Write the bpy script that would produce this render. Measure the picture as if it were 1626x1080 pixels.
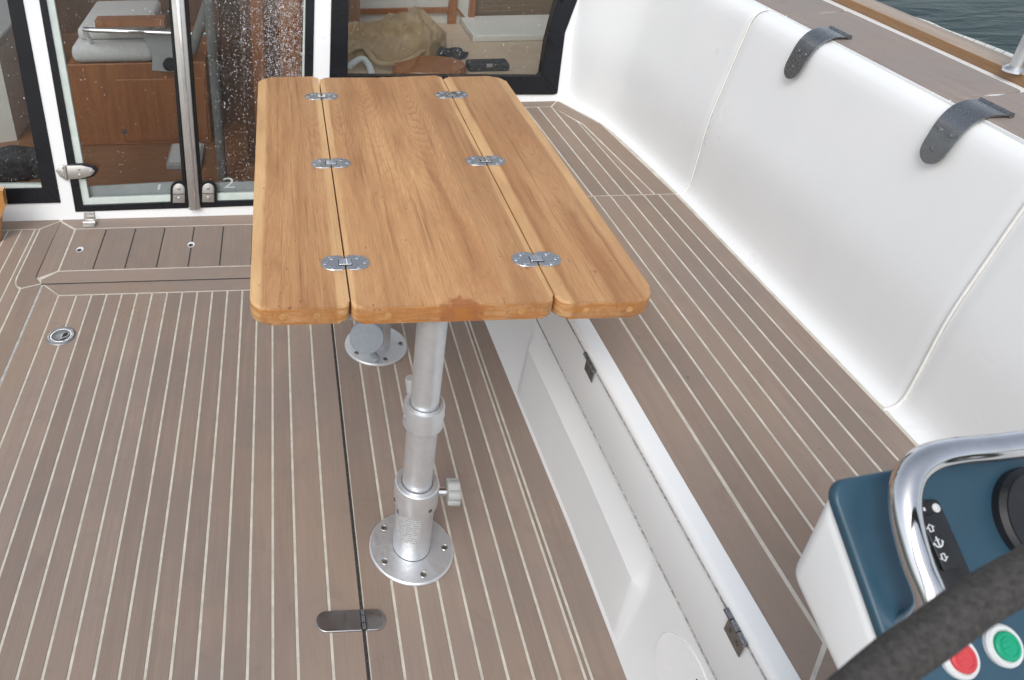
import bpy, bmesh, math, random
from mathutils import Vector, Matrix, noise as mnoise
random.seed(7)
R = math.radians
for o in list(bpy.data.objects): bpy.data.objects.remove(o)
scn = bpy.context.scene
col = scn.collection

# ------------------------------------------------------------------ camera
W, H = 1626.0, 1080.0
FPX, PX, PY = 1247.53, 490.28, 355.62
PITCH, YAW, ROLL = R(31.3154), R(2.0557), R(-0.4909)
CAM = Vector((-0.0043, 0.0816, 1.5))
fwd = Vector((math.sin(YAW)*math.cos(PITCH), math.cos(YAW)*math.cos(PITCH), -math.sin(PITCH)))
rgt0 = Vector((math.cos(YAW), -math.sin(YAW), 0)); up0 = rgt0.cross(fwd)
rgt = math.cos(ROLL)*rgt0 + math.sin(ROLL)*up0
upv = -math.sin(ROLL)*rgt0 + math.cos(ROLL)*up0
cd = bpy.data.cameras.new('camera'); cam = bpy.data.objects.new('camera', cd); col.objects.link(cam)
cd.sensor_fit = 'HORIZONTAL'; cd.sensor_width = 36.0; cd.lens = FPX*36.0/W
cd.shift_x = (W/2-PX)/W; cd.shift_y = (PY-H/2)/W
cd.clip_start = 0.02; cd.clip_end = 2000
cd.dof.use_dof = True; cd.dof.focus_distance = 1.7; cd.dof.aperture_fstop = 10
m = Matrix((rgt, upv, -fwd)).transposed().to_4x4(); m.translation = CAM
cam.matrix_world = m
scn.camera = cam

# ------------------------------------------------------------------ sky, sun, exposure
SUN = Vector((0.13, 0.24, -0.30)).normalized()
wd = bpy.data.worlds.new('World'); scn.world = wd; wd.use_nodes = True
wn = wd.node_tree; wn.nodes.clear()
sky = wn.nodes.new('ShaderNodeTexSky'); sky.sky_type = 'NISHITA'; sky.sun_disc = False
sky.sun_elevation = math.asin(-SUN.z); sky.sun_rotation = math.atan2(-SUN.x, -SUN.y)
sky.air_density = 1.0; sky.dust_density = 3.0; sky.ozone_density = 1.0
hs = wn.nodes.new('ShaderNodeHueSaturation'); hs.inputs['Saturation'].default_value = 0.40
bg = wn.nodes.new('ShaderNodeBackground'); bg.inputs['Strength'].default_value = 0.15
ow = wn.nodes.new('ShaderNodeOutputWorld')
wn.links.new(sky.outputs[0], hs.inputs['Color']); wn.links.new(hs.outputs[0], bg.inputs['Color']); wn.links.new(bg.outputs[0], ow.inputs[0])
sl = bpy.data.lights.new('sun', 'SUN'); sl.energy = 0.6; sl.angle = R(28); sl.color = (1.0, 0.99, 0.97)
so = bpy.data.objects.new('sun', sl); col.objects.link(so); so.rotation_euler = SUN.to_track_quat('-Z', 'Y').to_euler(); so.location = (-2, -4, 5)
vs = scn.view_settings; vs.view_transform = 'Standard'; vs.look = 'None'; vs.exposure = 0.42; vs.gamma = 1.0; vs.use_curve_mapping = False

# ------------------------------------------------------------------ pixel -> place helpers (measured on the photograph)
def ray(x, y): return fwd + rgt*((x-PX)/FPX) - upv*((y-PY)/FPX)
def atz(x, y, z): d = ray(x, y); return CAM + d*((z-CAM.z)/d.z)
def aty(x, y, Y): d = ray(x, y); return CAM + d*((Y-CAM.y)/d.y)
def atx(x, y, X): d = ray(x, y); return CAM + d*((X-CAM.x)/d.x)
def onpl(x, y, P, n): d = ray(x, y); return CAM + d*((P-CAM).dot(n)/d.dot(n))
BT = 0.17; BY = 2.625
BN = Vector((0, -1, BT)).normalized()
def bk(x, y): return onpl(x, y, Vector((0, BY, 0)), BN)

# ------------------------------------------------------------------ materials
def newmat(name):
    mt = bpy.data.materials.new(name); mt.use_nodes = True; nt = mt.node_tree
    return mt, nt, nt.nodes['Principled BSDF']
def nd(nt, typ, **kw):
    n = nt.nodes.new(typ)
    for k, v in kw.items():
        if k in ('operation', 'blend_type', 'data_type', 'noise_dimensions', 'feature', 'wave_type', 'bands_direction', 'interpolation_type', 'use_clamp', 'clamp_factor', 'distance'): setattr(n, k, v)
    return n
def link(nt, a, b): nt.links.new(a, b)
def mth(nt, op, a, b=None, c=None):
    n = nt.nodes.new('ShaderNodeMath'); n.operation = op
    for i, v in enumerate((a, b, c)):
        if v is None: continue
        if isinstance(v, (int, float)): n.inputs[i].default_value = v
        else: nt.links.new(v, n.inputs[i])
    return n.outputs[0]
def mixc(nt, fac, a, b, typ='MIX'):
    n = nt.nodes.new('ShaderNodeMix'); n.data_type = 'RGBA'; n.blend_type = typ
    for s, v in ((n.inputs['Factor'], fac), (n.inputs['A'], a), (n.inputs['B'], b)):
        pass
    fi, ai, bi = n.inputs[0], n.inputs[6], n.inputs[7]
    for s, v in ((fi, fac), (ai, a), (bi, b)):
        if isinstance(v, (int, float)): s.default_value = v
        elif isinstance(v, (tuple, list)): s.default_value = (*v[:3], 1)
        else: nt.links.new(v, s)
    return n.outputs[2]
def pos(nt): return nt.nodes.new('ShaderNodeNewGeometry').outputs['Position']
def scaled(nt, v, s, off=None):
    n = nt.nodes.new('ShaderNodeVectorMath'); n.operation = 'MULTIPLY'; nt.links.new(v, n.inputs[0]); n.inputs[1].default_value = s
    o = n.outputs[0]
    if off is not None:
        a = nt.nodes.new('ShaderNodeVectorMath'); a.operation = 'ADD'; nt.links.new(o, a.inputs[0]); nt.links.new(off, a.inputs[1]); o = a.outputs[0]
    return o
def noi(nt, v, scale=1.0, detail=3.0, rough=0.5, dist=0.0):
    n = nt.nodes.new('ShaderNodeTexNoise'); nt.links.new(v, n.inputs['Vector'])
    n.inputs['Scale'].default_value = scale; n.inputs['Detail'].default_value = detail; n.inputs['Roughness'].default_value = rough; n.inputs['Distortion'].default_value = dist
    return n.outputs['Fac']
def ramp(nt, f, stops):
    n = nt.nodes.new('ShaderNodeValToRGB'); cr = n.color_ramp
    while len(cr.elements) < len(stops): cr.elements.new(0.5)
    for e, (p, c) in zip(cr.elements, stops):
        e.position = p; e.color = (*c, 1) if isinstance(c, (tuple, list)) else (c, c, c, 1)
    nt.links.new(f, n.inputs[0]); return n.outputs[0]
def bump(nt, p, h, strength=0.2, dist=0.002):
    n = nt.nodes.new('ShaderNodeBump'); n.inputs['Strength'].default_value = strength; n.inputs['Distance'].default_value = dist
    nt.links.new(h, n.inputs['Height']); nt.links.new(n.outputs[0], p.inputs['Normal'])
def setp(p, **kw):
    for k, v in kw.items(): p.inputs[k.replace('_', ' ')].default_value = (*v, 1) if isinstance(v, tuple) else v

def teak_deck(name, along='Y', tint=(1, 1, 1)):
    mt, nt, p = newmat(name)
    P = pos(nt)
    oi = nt.nodes.new('ShaderNodeObjectInfo')
    rnd = oi.outputs['Random']
    cmb = nt.nodes.new('ShaderNodeCombineXYZ'); link(nt, mth(nt, 'MULTIPLY', rnd, 37.0), cmb.inputs[0]); link(nt, mth(nt, 'MULTIPLY', rnd, 91.0), cmb.inputs[1])
    fine = (420, 9, 420) if along == 'Y' else (9, 420, 420)
    mid = (60, 2.2, 60) if along == 'Y' else (2.2, 60, 60)
    f1 = noi(nt, scaled(nt, P, fine, cmb.outputs[0]), 1, 3, 0.6)
    f2 = noi(nt, scaled(nt, P, mid, cmb.outputs[0]), 1, 4, 0.6, 0.4)
    f3 = noi(nt, P, 4.5, 5, 0.62, 0.5)
    f4 = noi(nt, P, 1.3, 3, 0.5)
    c = lambda k: tuple(k*t*s for t, s in zip(tint, (0.290, 0.226, 0.186)))
    base = mixc(nt, ramp(nt, f2, [(0.28, 0.0), (0.72, 1.0)]), c(0.88), c(1.10))
    base = mixc(nt, ramp(nt, f3, [(0.40, 0.0), (0.62, 0.9)]), base, tuple(s*t for s, t in zip((0.256, 0.208, 0.180), tint)))
    warm = tuple(s*t for s, t in zip((0.325, 0.234, 0.168), tint))
    base = mixc(nt, ramp(nt, f4, [(0.45, 0.0), (0.75, 0.8)]), base, warm)
    base = mixc(nt, ramp(nt, f1, [(0.25, 0.30), (0.55, 0.0)]), base, c(0.62))
    hsv = nt.nodes.new('ShaderNodeHueSaturation'); link(nt, base, hsv.inputs['Color'])
    link(nt, mth(nt, 'ADD', mth(nt, 'MULTIPLY', rnd, 0.20), 0.88), hsv.inputs['Value'])
    ft = noi(nt, P, 11, 4, 0.65, 1.2)
    hsv_ = mixc(nt, ramp(nt, ft, [(0.56, 0.0), (0.72, 0.30)]), hsv.outputs[0], c(0.68))
    sp = noi(nt, P, 38, 2, 0.5)
    base = mixc(nt, ramp(nt, sp, [(0.76, 0.0), (0.80, 0.55)]), hsv_, (0.12, 0.08, 0.06))
    link(nt, base, p.inputs['Base Color'])
    link(nt, ramp(nt, f3, [(0.35, 0.62), (0.75, 0.42)]), p.inputs['Roughness'])
    p.inputs['Specular IOR Level'].default_value = 0.35
    bump(nt, p, mth(nt, 'ADD', f1, mth(nt, 'MULTIPLY', f3, 0.6)), 0.35, 0.0009)
    return mt
def simple(name, colr, rough=0.5, metal=0.0, spec=0.5, var=0.06, scale=20, bs=0.0, coat=0.0):
    mt, nt, p = newmat(name)
    P = pos(nt); f = noi(nt, P, scale, 4, 0.6)
    a = tuple(max(0, c*(1-var)) for c in colr); b = tuple(min(1, c*(1+var)) for c in colr)
    link(nt, mixc(nt, ramp(nt, f, [(0.3, 0.0), (0.7, 1.0)]), a, b), p.inputs['Base Color'])
    link(nt, ramp(nt, noi(nt, P, scale*1.7, 3), [(0.3, max(0.02, rough*0.8)), (0.7, min(1, rough*1.25))]), p.inputs['Roughness'])
    setp(p, Metallic=metal, Specular_IOR_Level=spec, Coat_Weight=coat)
    if bs: bump(nt, p, noi(nt, P, scale*6, 3), bs, 0.001)
    return mt
def gelcoat(name, k=1.0, rough=0.3):
    mt, nt, p = newmat(name)
    P = pos(nt)
    f = noi(nt, P, 2.6, 4, 0.6); g = noi(nt, P, 170, 2, 0.5)
    c = mixc(nt, ramp(nt, f, [(0.3, 0.0), (0.75, 1.0)]), (0.850*k, 0.868*k, 0.872*k), (0.795*k, 0.820*k, 0.828*k))
    c = mixc(nt, ramp(nt, g, [(0.70, 0.0), (0.80, 0.4)]), c, (0.92*k, 0.93*k, 0.93*k))
    gr = noi(nt, scaled(nt, P, (9, 9, 2)), 1, 4, 0.65)
    c = mixc(nt, ramp(nt, gr, [(0.62, 0.0), (0.85, 0.07)]), c, (0.60*k, 0.58*k, 0.54*k))
    link(nt, c, p.inputs['Base Color'])
    link(nt, ramp(nt, f, [(0.3, rough*0.8), (0.7, rough*1.3)]), p.inputs['Roughness'])
    bump(nt, p, ramp(nt, g, [(0.66, 0.0), (0.8, 1.0)]), 0.25, 0.0006)
    return mt
def table_teak(name, boards=((0.0, 0.085),), edge=False, gain=1.0):
    mt, nt, p = newmat(name)
    P = pos(nt); sp = nt.nodes.new('ShaderNodeSeparateXYZ'); link(nt, P, sp.inputs[0])
    X, Y, Z = sp.outputs
    bw = 0.0865
    xs = mth(nt, 'DIVIDE', mth(nt, 'ADD', X, 0.067+0.0004), bw)
    bid = mth(nt, 'FLOOR', xs)
    wnz = nt.nodes.new('ShaderNodeTexWhiteNoise'); wnz.noise_dimensions = '1D'; link(nt, mth(nt, 'ADD', bid, 3.37), wnz.inputs['W'])
    sc = nt.nodes.new('ShaderNodeSeparateColor'); link(nt, wnz.outputs['Color'], sc.inputs[0])
    r1, r2, r3 = sc.outputs
    xl = mth(nt, 'MULTIPLY', mth(nt, 'SUBTRACT', mth(nt, 'SUBTRACT', xs, bid), mth(nt, 'ADD', 0.1, mth(nt, 'MULTIPLY', r1, 0.8))), bw)
    d1 = mth(nt, 'SUBTRACT', noi(nt, scaled(nt, P, (12, 4.0, 12)), 1, 3, 0.55), 0.5)
    d2 = mth(nt, 'SUBTRACT', noi(nt, scaled(nt, P, (60, 16, 60)), 1, 3, 0.6), 0.5)
    y0 = mth(nt, 'ADD', 1.85, mth(nt, 'MULTIPLY', r3, 0.5))
    hh = mth(nt, 'MULTIPLY', mth(nt, 'SUBTRACT', y0, Y), mth(nt, 'ADD', 0.10, mth(nt, 'MULTIPLY', r2, 0.12)))
    hh = mth(nt, 'ADD', hh, mth(nt, 'MULTIPLY', d1, 0.020))
    r = mth(nt, 'SQRT', mth(nt, 'ADD', mth(nt, 'MULTIPLY', xl, xl), mth(nt, 'MULTIPLY', mth(nt, 'MULTIPLY', hh, hh), 0.30)))
    r = mth(nt, 'ADD', r, mth(nt, 'MULTIPLY', d2, 0.0085))
    r = mth(nt, 'ADD', r, mth(nt, 'MULTIPLY', noi(nt, scaled(nt, P, (30, 2.0, 30)), 1, 2, 0.5), 0.012))
    ph = mth(nt, 'FRACT', mth(nt, 'MULTIPLY', r, 210.0))
    rings = ramp(nt, ph, [(0.0, 0.05), (0.55, 0.25), (0.86, 1.0), (1.0, 0.05)])
    broad = noi(nt, scaled(nt, P, (20, 1.5, 20)), 1, 5, 0.62, 0.5)
    fib = noi(nt, scaled(nt, P, (520, 14, 520)), 1, 3, 0.65)
    pore = noi(nt, scaled(nt, P, (900, 55, 900)), 1, 1, 0.5)
    g = lambda c: tuple(v*gain for v in c)
    base = mixc(nt, ramp(nt, broad, [(0.32, 0.0), (0.50, 0.45), (0.66, 1.0)]), g((0.61, 0.355, 0.168)), g((0.365, 0.180, 0.076)))
    bv = mth(nt, 'ADD', 0.88, mth(nt, 'MULTIPLY', r2, 0.22))
    hv = nt.nodes.new('ShaderNodeHueSaturation'); link(nt, base, hv.inputs['Color']); link(nt, bv, hv.inputs['Value'])
    patch = noi(nt, scaled(nt, P, (8, 2.6, 8)), 1, 3, 0.5)
    farw = mth(nt, 'MINIMUM', mth(nt, 'MAXIMUM', mth(nt, 'MULTIPLY', mth(nt, 'SUBTRACT', Y, 1.45), 2.2), 0.30), 1.0)
    rings = mth(nt, 'MULTIPLY', rings, farw)
    base = mixc(nt, mth(nt, 'MULTIPLY', rings, mth(nt, 'MULTIPLY', ramp(nt, patch, [(0.40, 0.20), (0.60, 1.0)]), 0.70)), hv.outputs[0], g((0.27, 0.125, 0.055)))
    base = mixc(nt, ramp(nt, fib, [(0.3, 0.55), (0.60, 0.0)]), base, g((0.30, 0.145, 0.066)))
    strk = noi(nt, scaled(nt, P, (110, 2.6, 110)), 1, 3, 0.6)
    base = mixc(nt, ramp(nt, strk, [(0.55, 0.0), (0.70, 0.62)]), base, g((0.22, 0.105, 0.048)))
    pm = mth(nt, 'ADD', pore, mth(nt, 'MULTIPLY', ramp(nt, Y, [(0.0, 1.0), (1.0, 0.0)]), 0.0))
    base = mixc(nt, ramp(nt, pm, [(0.68, 0.0), (0.76, 0.6)]), base, g((0.22, 0.11, 0.05)))
    blot = noi(nt, P, 6, 4, 0.6, 0.8)
    base = mixc(nt, ramp(nt, blot, [(0.55, 0.0), (0.80, 0.4)]), base, g((0.46, 0.205, 0.082)))
    # pale sapwood along the leaf edges
    wob = mth(nt, 'MULTIPLY', mth(nt, 'SUBTRACT', noi(nt, scaled(nt, P, (2, 3.0, 2)), 1, 3, 0.5), 0.5), 0.022)
    xw = mth(nt, 'ADD', X, wob)
    sap = None
    for (c_, h_) in ((-0.058, 0.017), (0.094, 0.013), (0.108, 0.010), (0.447, 0.009), (0.463, 0.016), (0.613, 0.016)):
        d_ = mth(nt, 'SUBTRACT', 1.0, mth(nt, 'SMOOTH_MIN', mth(nt, 'DIVIDE', mth(nt, 'ABSOLUTE', mth(nt, 'SUBTRACT', xw, c_)), h_), 1.0, 0.05))
        d_ = mth(nt, 'MINIMUM', mth(nt, 'MULTIPLY', mth(nt, 'MAXIMUM', d_, 0.0), 2.2), 1.0)
        sap = d_ if sap is None else mth(nt, 'MAXIMUM', sap, d_)
    lightc = mixc(nt, ramp(nt, fib, [(0.3, 0.35), (0.65, 0.0)]), g((0.74, 0.49, 0.245)), g((0.52, 0.29, 0.125)))
    sapn = ramp(nt, noi(nt, scaled(nt, P, (9, 2.2, 9)), 1, 3, 0.6), [(0.35, 0.25), (0.62, 0.78)])
    base = mixc(nt, mth(nt, 'MULTIPLY', sap, sapn), base, lightc)
    # damp stain on the near edge of the middle leaf
    sx_ = mth(nt, 'DIVIDE', mth(nt, 'SUBTRACT', X, 0.290), 0.050); sy_ = mth(nt, 'DIVIDE', mth(nt, 'SUBTRACT', Y, 1.118), 0.036)
    rd = mth(nt, 'ADD', mth(nt, 'ABSOLUTE', sx_), mth(nt, 'ABSOLUTE', sy_))
    rd = mth(nt, 'ADD', rd, mth(nt, 'MULTIPLY', mth(nt, 'SUBTRACT', noi(nt, P, 60, 3), 0.5), 1.3))
    base = mixc(nt, ramp(nt, rd, [(0.72, 0.75), (0.95, 0.0)]), base, g((0.30, 0.10, 0.035)))
    nearw = mth(nt, 'MULTIPLY', mth(nt, 'MAXIMUM', mth(nt, 'SUBTRACT', 1.32, Y), 0.0), 0.30)
    st = mth(nt, 'ADD', noi(nt, scaled(nt, P, (95, 60, 95)), 1, 2, 0.5), nearw)
    base = mixc(nt, ramp(nt, st, [(0.735, 0.0), (0.78, 0.7)]), base, g((0.20, 0.10, 0.05)))
    if edge:
        ev = noi(nt, scaled(nt, P, (26, 26, 160)), 1, 4, 0.6)
        base = mixc(nt, ramp(nt, ev, [(0.40, 0.0), (0.60, 0.85)]), base, g((0.42, 0.17, 0.045)))
    link(nt, base, p.inputs['Base Color'])
    link(nt, ramp(nt, broad, [(0.3, 0.50), (0.7, 0.40)]), p.inputs['Roughness'])
    p.inputs['Specular IOR Level'].default_value = 0.30
    bump(nt, p, mth(nt, 'ADD', fib, mth(nt, 'MULTIPLY', rings, 0.25)), 0.25, 0.0006)
    return mt
def steel(name, rough=0.12, colr=(0.62, 0.63, 0.64), wet=0.0, scale=240):
    mt, nt, p = newmat(name)
    P = pos(nt)
    f = noi(nt, P, 30, 4, 0.6)
    setp(p, Metallic=1.0)
    link(nt, mixc(nt, ramp(nt, f, [(0.3, 0.0), (0.8, 1.0)]), colr, tuple(c*0.8 for c in colr)), p.inputs['Base Color'])
    link(nt, ramp(nt, f, [(0.3, rough), (0.7, rough*2)]), p.inputs['Roughness'])
    if wet:
        v = nt.nodes.new('ShaderNodeTexVoronoi'); v.inputs['Scale'].default_value = scale; link(nt, P, v.inputs['Vector'])
        bump(nt, p, ramp(nt, v.outputs['Distance'], [(0.25, 1.0), (0.42, 0.0)]), wet, 0.0012)
    else:
        bump(nt, p, noi(nt, P, 120, 2), 0.04, 0.0006)
    return mt
def glass(name, rough=0.0, tint=(1, 1, 1)):
    mt, nt, p = newmat(name)
    nt.nodes.remove(p); out = nt.nodes['Material Output']
    tr = nt.nodes.new('ShaderNodeBsdfTransparent'); tr.inputs[0].default_value = (*tint, 1)
    gl = nt.nodes.new('ShaderNodeBsdfGlossy'); gl.inputs['Roughness'].default_value = 0.02
    fr = nt.nodes.new('ShaderNodeFresnel'); fr.inputs['IOR'].default_value = 1.5
    mx = nt.nodes.new('ShaderNodeMixShader'); link(nt, mth(nt, 'MULTIPLY', fr.outputs[0], 0.55), mx.inputs[0])
    link(nt, tr.outputs[0], mx.inputs[1]); link(nt, gl.outputs[0], mx.inputs[2]); link(nt, mx.outputs[0], out.inputs['Surface'])
    return mt
def wood(name, a, b, scale=(30, 30, 2.5), rough=0.35, coat=0.2):
    mt, nt, p = newmat(name)
    P = pos(nt); f = noi(nt, scaled(nt, P, scale), 1, 5, 0.6, 0.5); g = noi(nt, scaled(nt, P, tuple(s*9 for s in scale)), 1, 3, 0.6)
    c = mixc(nt, ramp(nt, f, [(0.3, 0.0), (0.7, 1.0)]), a, b)
    c = mixc(nt, ramp(nt, g, [(0.3, 0.35), (0.6, 0.0)]), c, tuple(v*0.55 for v in a))
    link(nt, c, p.inputs['Base Color']); setp(p, Roughness=rough, Coat_Weight=coat)
    return mt
M = {}
M['deck'] = teak_deck('weathered_teak_deck')
M['deckx'] = teak_deck('weathered_teak_deck_athwart', 'X')
M['cap'] = teak_deck('weathered_teak_capping', 'Y', (1.06, 1.14, 1.22))
M['caulk'] = simple('pale_caulk', (0.57, 0.54, 0.47), 0.6, var=0.18, scale=30)
M['gap'] = simple('dark_seam', (0.035, 0.033, 0.03), 0.8, var=0.7, scale=160)
M['seamgrey'] = simple('grey_sealant', (0.46, 0.46, 0.45), 0.7, var=0.5, scale=120)
M['gutter'] = simple('grey_gutter', (0.42, 0.42, 0.40), 0.5, var=0.3, scale=40)
M['gel'] = gelcoat('white_gelcoat')
M['gelf'] = gelcoat('white_gelcoat_matt', 0.93, 0.42)
M['bead'] = simple('bead_sealant', (0.77, 0.77, 0.74), 0.4, var=0.05, scale=60)
M['teak'] = table_teak('oiled_table_teak')
M['teakedge'] = table_teak('oiled_table_teak_edge', edge=True)
M['teaklight'] = simple('pale_teak_plug', (0.50, 0.27, 0.10), 0.5, var=0.3, scale=90)
M['chrome'] = steel('polished_steel', 0.06, (0.75, 0.76, 0.78))
M['wetsteel'] = steel('wet_polished_steel', 0.14, (0.33, 0.34, 0.35), 0.45, 330)  # base colour darkened to stand in for dark surroundings it would reflect
M['worn'] = steel('worn_steel', 0.24, (0.40, 0.41, 0.42))
M['brushed'] = steel('brushed_steel', 0.28, (0.60, 0.59, 0.57))
M['brushed2'] = steel('satin_hinge_steel', 0.22, (0.58, 0.59, 0.60))
M['alu'] = simple('anodised_aluminium', (0.66, 0.68, 0.70), 0.38, metal=0.72, var=0.05, scale=60, bs=0.05)
M['alud'] = simple('grey_coated_aluminium', (0.33, 0.37, 0.42), 0.45, metal=0.3, var=0.08, scale=50, bs=0.05)
M['screw'] = simple('dull_screw_steel', (0.16, 0.15, 0.14), 0.4, metal=0.8, var=0.5, scale=500)
M['knob'] = simple('grey_plastic_knob', (0.36, 0.37, 0.36), 0.5, var=0.06)
M['rubber'] = simple('black_rubber_frame', (0.008, 0.009, 0.012), 0.30, spec=0.3, var=0.2, scale=8)
M['seal'] = simple('pale_green_seal', (0.55, 0.62, 0.58), 0.4, var=0.1)
M['glass'] = glass('window_glass', tint=(0.93, 0.95, 0.95))
M['navy'] = simple('navy_console_panel', (0.030, 0.080, 0.122), 0.38, var=0.10, scale=14, bs=0.05)
M['blackp'] = simple('black_plastic', (0.014, 0.015, 0.017), 0.35, var=0.2, scale=60)
M['print'] = simple('white_print', (0.75, 0.78, 0.8), 0.5, var=0.02)
M['red'] = simple('red_button', (0.62, 0.06, 0.07), 0.35, var=0.05)
M['green'] = simple('green_button', (0.005, 0.36, 0.19), 0.35, var=0.05)
M['ringw'] = simple('pale_button_ring', (0.70, 0.72, 0.72), 0.35, var=0.05)
M['leather'] = simple('worn_black_leather', (0.056, 0.052, 0.049), 0.7, var=0.5, scale=260, bs=1.0)
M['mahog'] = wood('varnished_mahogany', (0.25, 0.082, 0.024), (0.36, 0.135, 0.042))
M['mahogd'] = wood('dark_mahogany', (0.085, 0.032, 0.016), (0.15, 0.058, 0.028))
M['cabsole'] = wood('cabin_sole_wood', (0.21, 0.092, 0.042), (0.29, 0.135, 0.06), (2.5, 30, 30))
M['cream'] = simple('cream_liner', (0.60, 0.58, 0.53), 0.6, var=0.06, scale=5)
M['tanliner'] = simple('tan_liner', (0.52, 0.40, 0.29), 0.6, var=0.1, scale=8)
M['cush'] = simple('pale_grey_upholstery', (0.56, 0.55, 0.54), 0.9, var=0.08, scale=60, bs=0.3)
M['canvas'] = simple('tan_canvas', (0.36, 0.255, 0.15), 0.9, var=0.12, scale=18, bs=0.35)
M['darkfab'] = simple('charcoal_fabric', (0.035, 0.036, 0.04), 0.8, var=0.4, scale=60, bs=0.4)
M['grey'] = simple('grey_plastic', (0.36, 0.37, 0.37), 0.5, var=0.08)
M['postgrey'] = simple('dull_grey_post', (0.15, 0.15, 0.145), 0.5, var=0.2)
M['brownwov'] = wood('brown_woven_cover', (0.11, 0.07, 0.04), (0.24, 0.16, 0.095), (3, 3, 160), 0.7, 0.0)
M['redfab'] = simple('dull_red_fabric', (0.22, 0.045, 0.03), 0.8, var=0.4, scale=50)
M['drop'] = simple('water_droplets', (0.75, 0.78, 0.80), 0.08, metal=0.0, spec=0.9, var=0.05)
def drop_mat():
    mt, nt, p = newmat('water_droplets')
    setp(p, Base_Color=(0.8, 0.82, 0.84), Roughness=0.08)
    out = nt.nodes['Material Output']; tr = nt.nodes.new('ShaderNodeBsdfTransparent'); mx = nt.nodes.new('ShaderNodeMixShader')
    oi = noi(nt, pos(nt), 60, 2); link(nt, ramp(nt, oi, [(0.35, 0.25), (0.65, 0.9)]), mx.inputs[0]); link(nt, tr.outputs[0], mx.inputs[1]); link(nt, p.outputs[0], mx.inputs[2]); link(nt, mx.outputs[0], out.inputs['Surface'])
    return mt
M['drop'] = drop_mat()
M['varn'] = wood('varnished_rail_teak', (0.22, 0.115, 0.045), (0.30, 0.165, 0.07), (20, 1.5, 20), 0.35, 0.2)
M['railtop'] = wood('weathered_rail_teak', (0.36, 0.27, 0.20), (0.44, 0.36, 0.29), (30, 1.5, 30), 0.5, 0.1)
M['vinyl'] = simple('white_rope', (0.66, 0.68, 0.66), 0.6, var=0.12, scale=90, bs=0.2)
M['orange'] = wood('orange_varnished_teak', (0.42, 0.19, 0.05), (0.52, 0.26, 0.075), (20, 20, 3), 0.3, 0.4)
def label_mat():
    mt, nt, p = newmat('printed_label')
    tc = nt.nodes.new('ShaderNodeTexCoord'); sp = nt.nodes.new('ShaderNodeSeparateXYZ'); link(nt, tc.outputs['Object'], sp.inputs[0])
    z = mth(nt, 'MULTIPLY', sp.outputs[2], 150.0)
    row = mth(nt, 'GREATER_THAN', mth(nt, 'FRACT', z), 0.5)
    n = noi(nt, scaled(nt, tc.outputs['Object'], (420, 420, 150)), 1, 1, 0.5)
    ink = mth(nt, 'MULTIPLY', row, mth(nt, 'GREATER_THAN', n, 0.46))
    link(nt, mixc(nt, ink, (0.60, 0.62, 0.63), (0.33, 0.34, 0.36)), p.inputs['Base Color']); setp(p, Roughness=0.45, Metallic=0.35)
    return mt
M['label'] = label_mat()
M['logo'] = simple('dark_blue_print', (0.03, 0.05, 0.13), 0.5)

# ------------------------------------------------------------------ mesh helpers
def thing(name, label, cat, loc, group=None):
    o = bpy.data.objects.new(name, None); col.objects.link(o); o.empty_display_size = 0.05
    o.location = loc; o['label'] = label; o['category'] = cat
    if group: o['group'] = group
    return o
def origin(par):
    p = par
    while p.parent: p = p.parent
    return Vector(p.location)
def finish(name, bm, mat, parent=None, smooth=None, loc=None):
    """links the bmesh as ONE mesh object; vertices are given in world space unless loc places a local mesh"""
    bmesh.ops.recalc_face_normals(bm, faces=bm.faces[:])
    me = bpy.data.meshes.new(name)
    if loc is None and parent is not None: bmesh.ops.translate(bm, vec=-origin(parent), verts=bm.verts[:])
    bm.to_mesh(me); bm.free()
    return place(name, me, mat, parent, smooth, loc)
def place(name, me, mat, parent=None, smooth=None, loc=None):
    o = bpy.data.objects.new(name, me); col.objects.link(o)
    if mat is not None and not me.materials: me.materials.append(M[mat])
    if parent is not None: o.parent = parent
    if loc is not None: o.location = Vector(loc) - (origin(parent) if parent is not None and parent.parent is None and parent.type == 'EMPTY' else Vector((0, 0, 0)))
    if smooth is not None:
        me.polygons.foreach_set('use_smooth', [True]*len(me.polygons))
        me.set_sharp_from_angle(angle=R(smooth))
    return o
def prism(bm, base, top):
    """two matching loops -> closed solid"""
    a = [bm.verts.new(v) for v in base]; b = [bm.verts.new(v) for v in top]; n = len(a)
    bm.faces.new(a[::-1]); bm.faces.new(b)
    for i in range(n): bm.faces.new((a[i], a[(i+1) % n], b[(i+1) % n], b[i]))
    return a, b
def slab(bm, poly, z0, z1, bev=0.0):
    """horizontal polygon slab with an optional top chamfer"""
    if bev <= 0:
        prism(bm, [(x, y, z0) for x, y in poly], [(x, y, z1) for x, y in poly]); return
    ins = inset(poly, bev)
    n = len(poly)
    v0 = [bm.verts.new((x, y, z0)) for x, y in poly]; v1 = [bm.verts.new((x, y, z1-bev)) for x, y in poly]; v2 = [bm.verts.new((x, y, z1)) for x, y in ins]
    bm.faces.new(v0[::-1]); bm.faces.new(v2)
    for i in range(n):
        j = (i+1) % n
        bm.faces.new((v0[i], v0[j], v1[j], v1[i])); bm.faces.new((v1[i], v1[j], v2[j], v2[i]))
def area(poly): return 0.5*sum(poly[i][0]*poly[(i+1) % len(poly)][1]-poly[(i+1) % len(poly)][0]*poly[i][1] for i in range(len(poly)))
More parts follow.
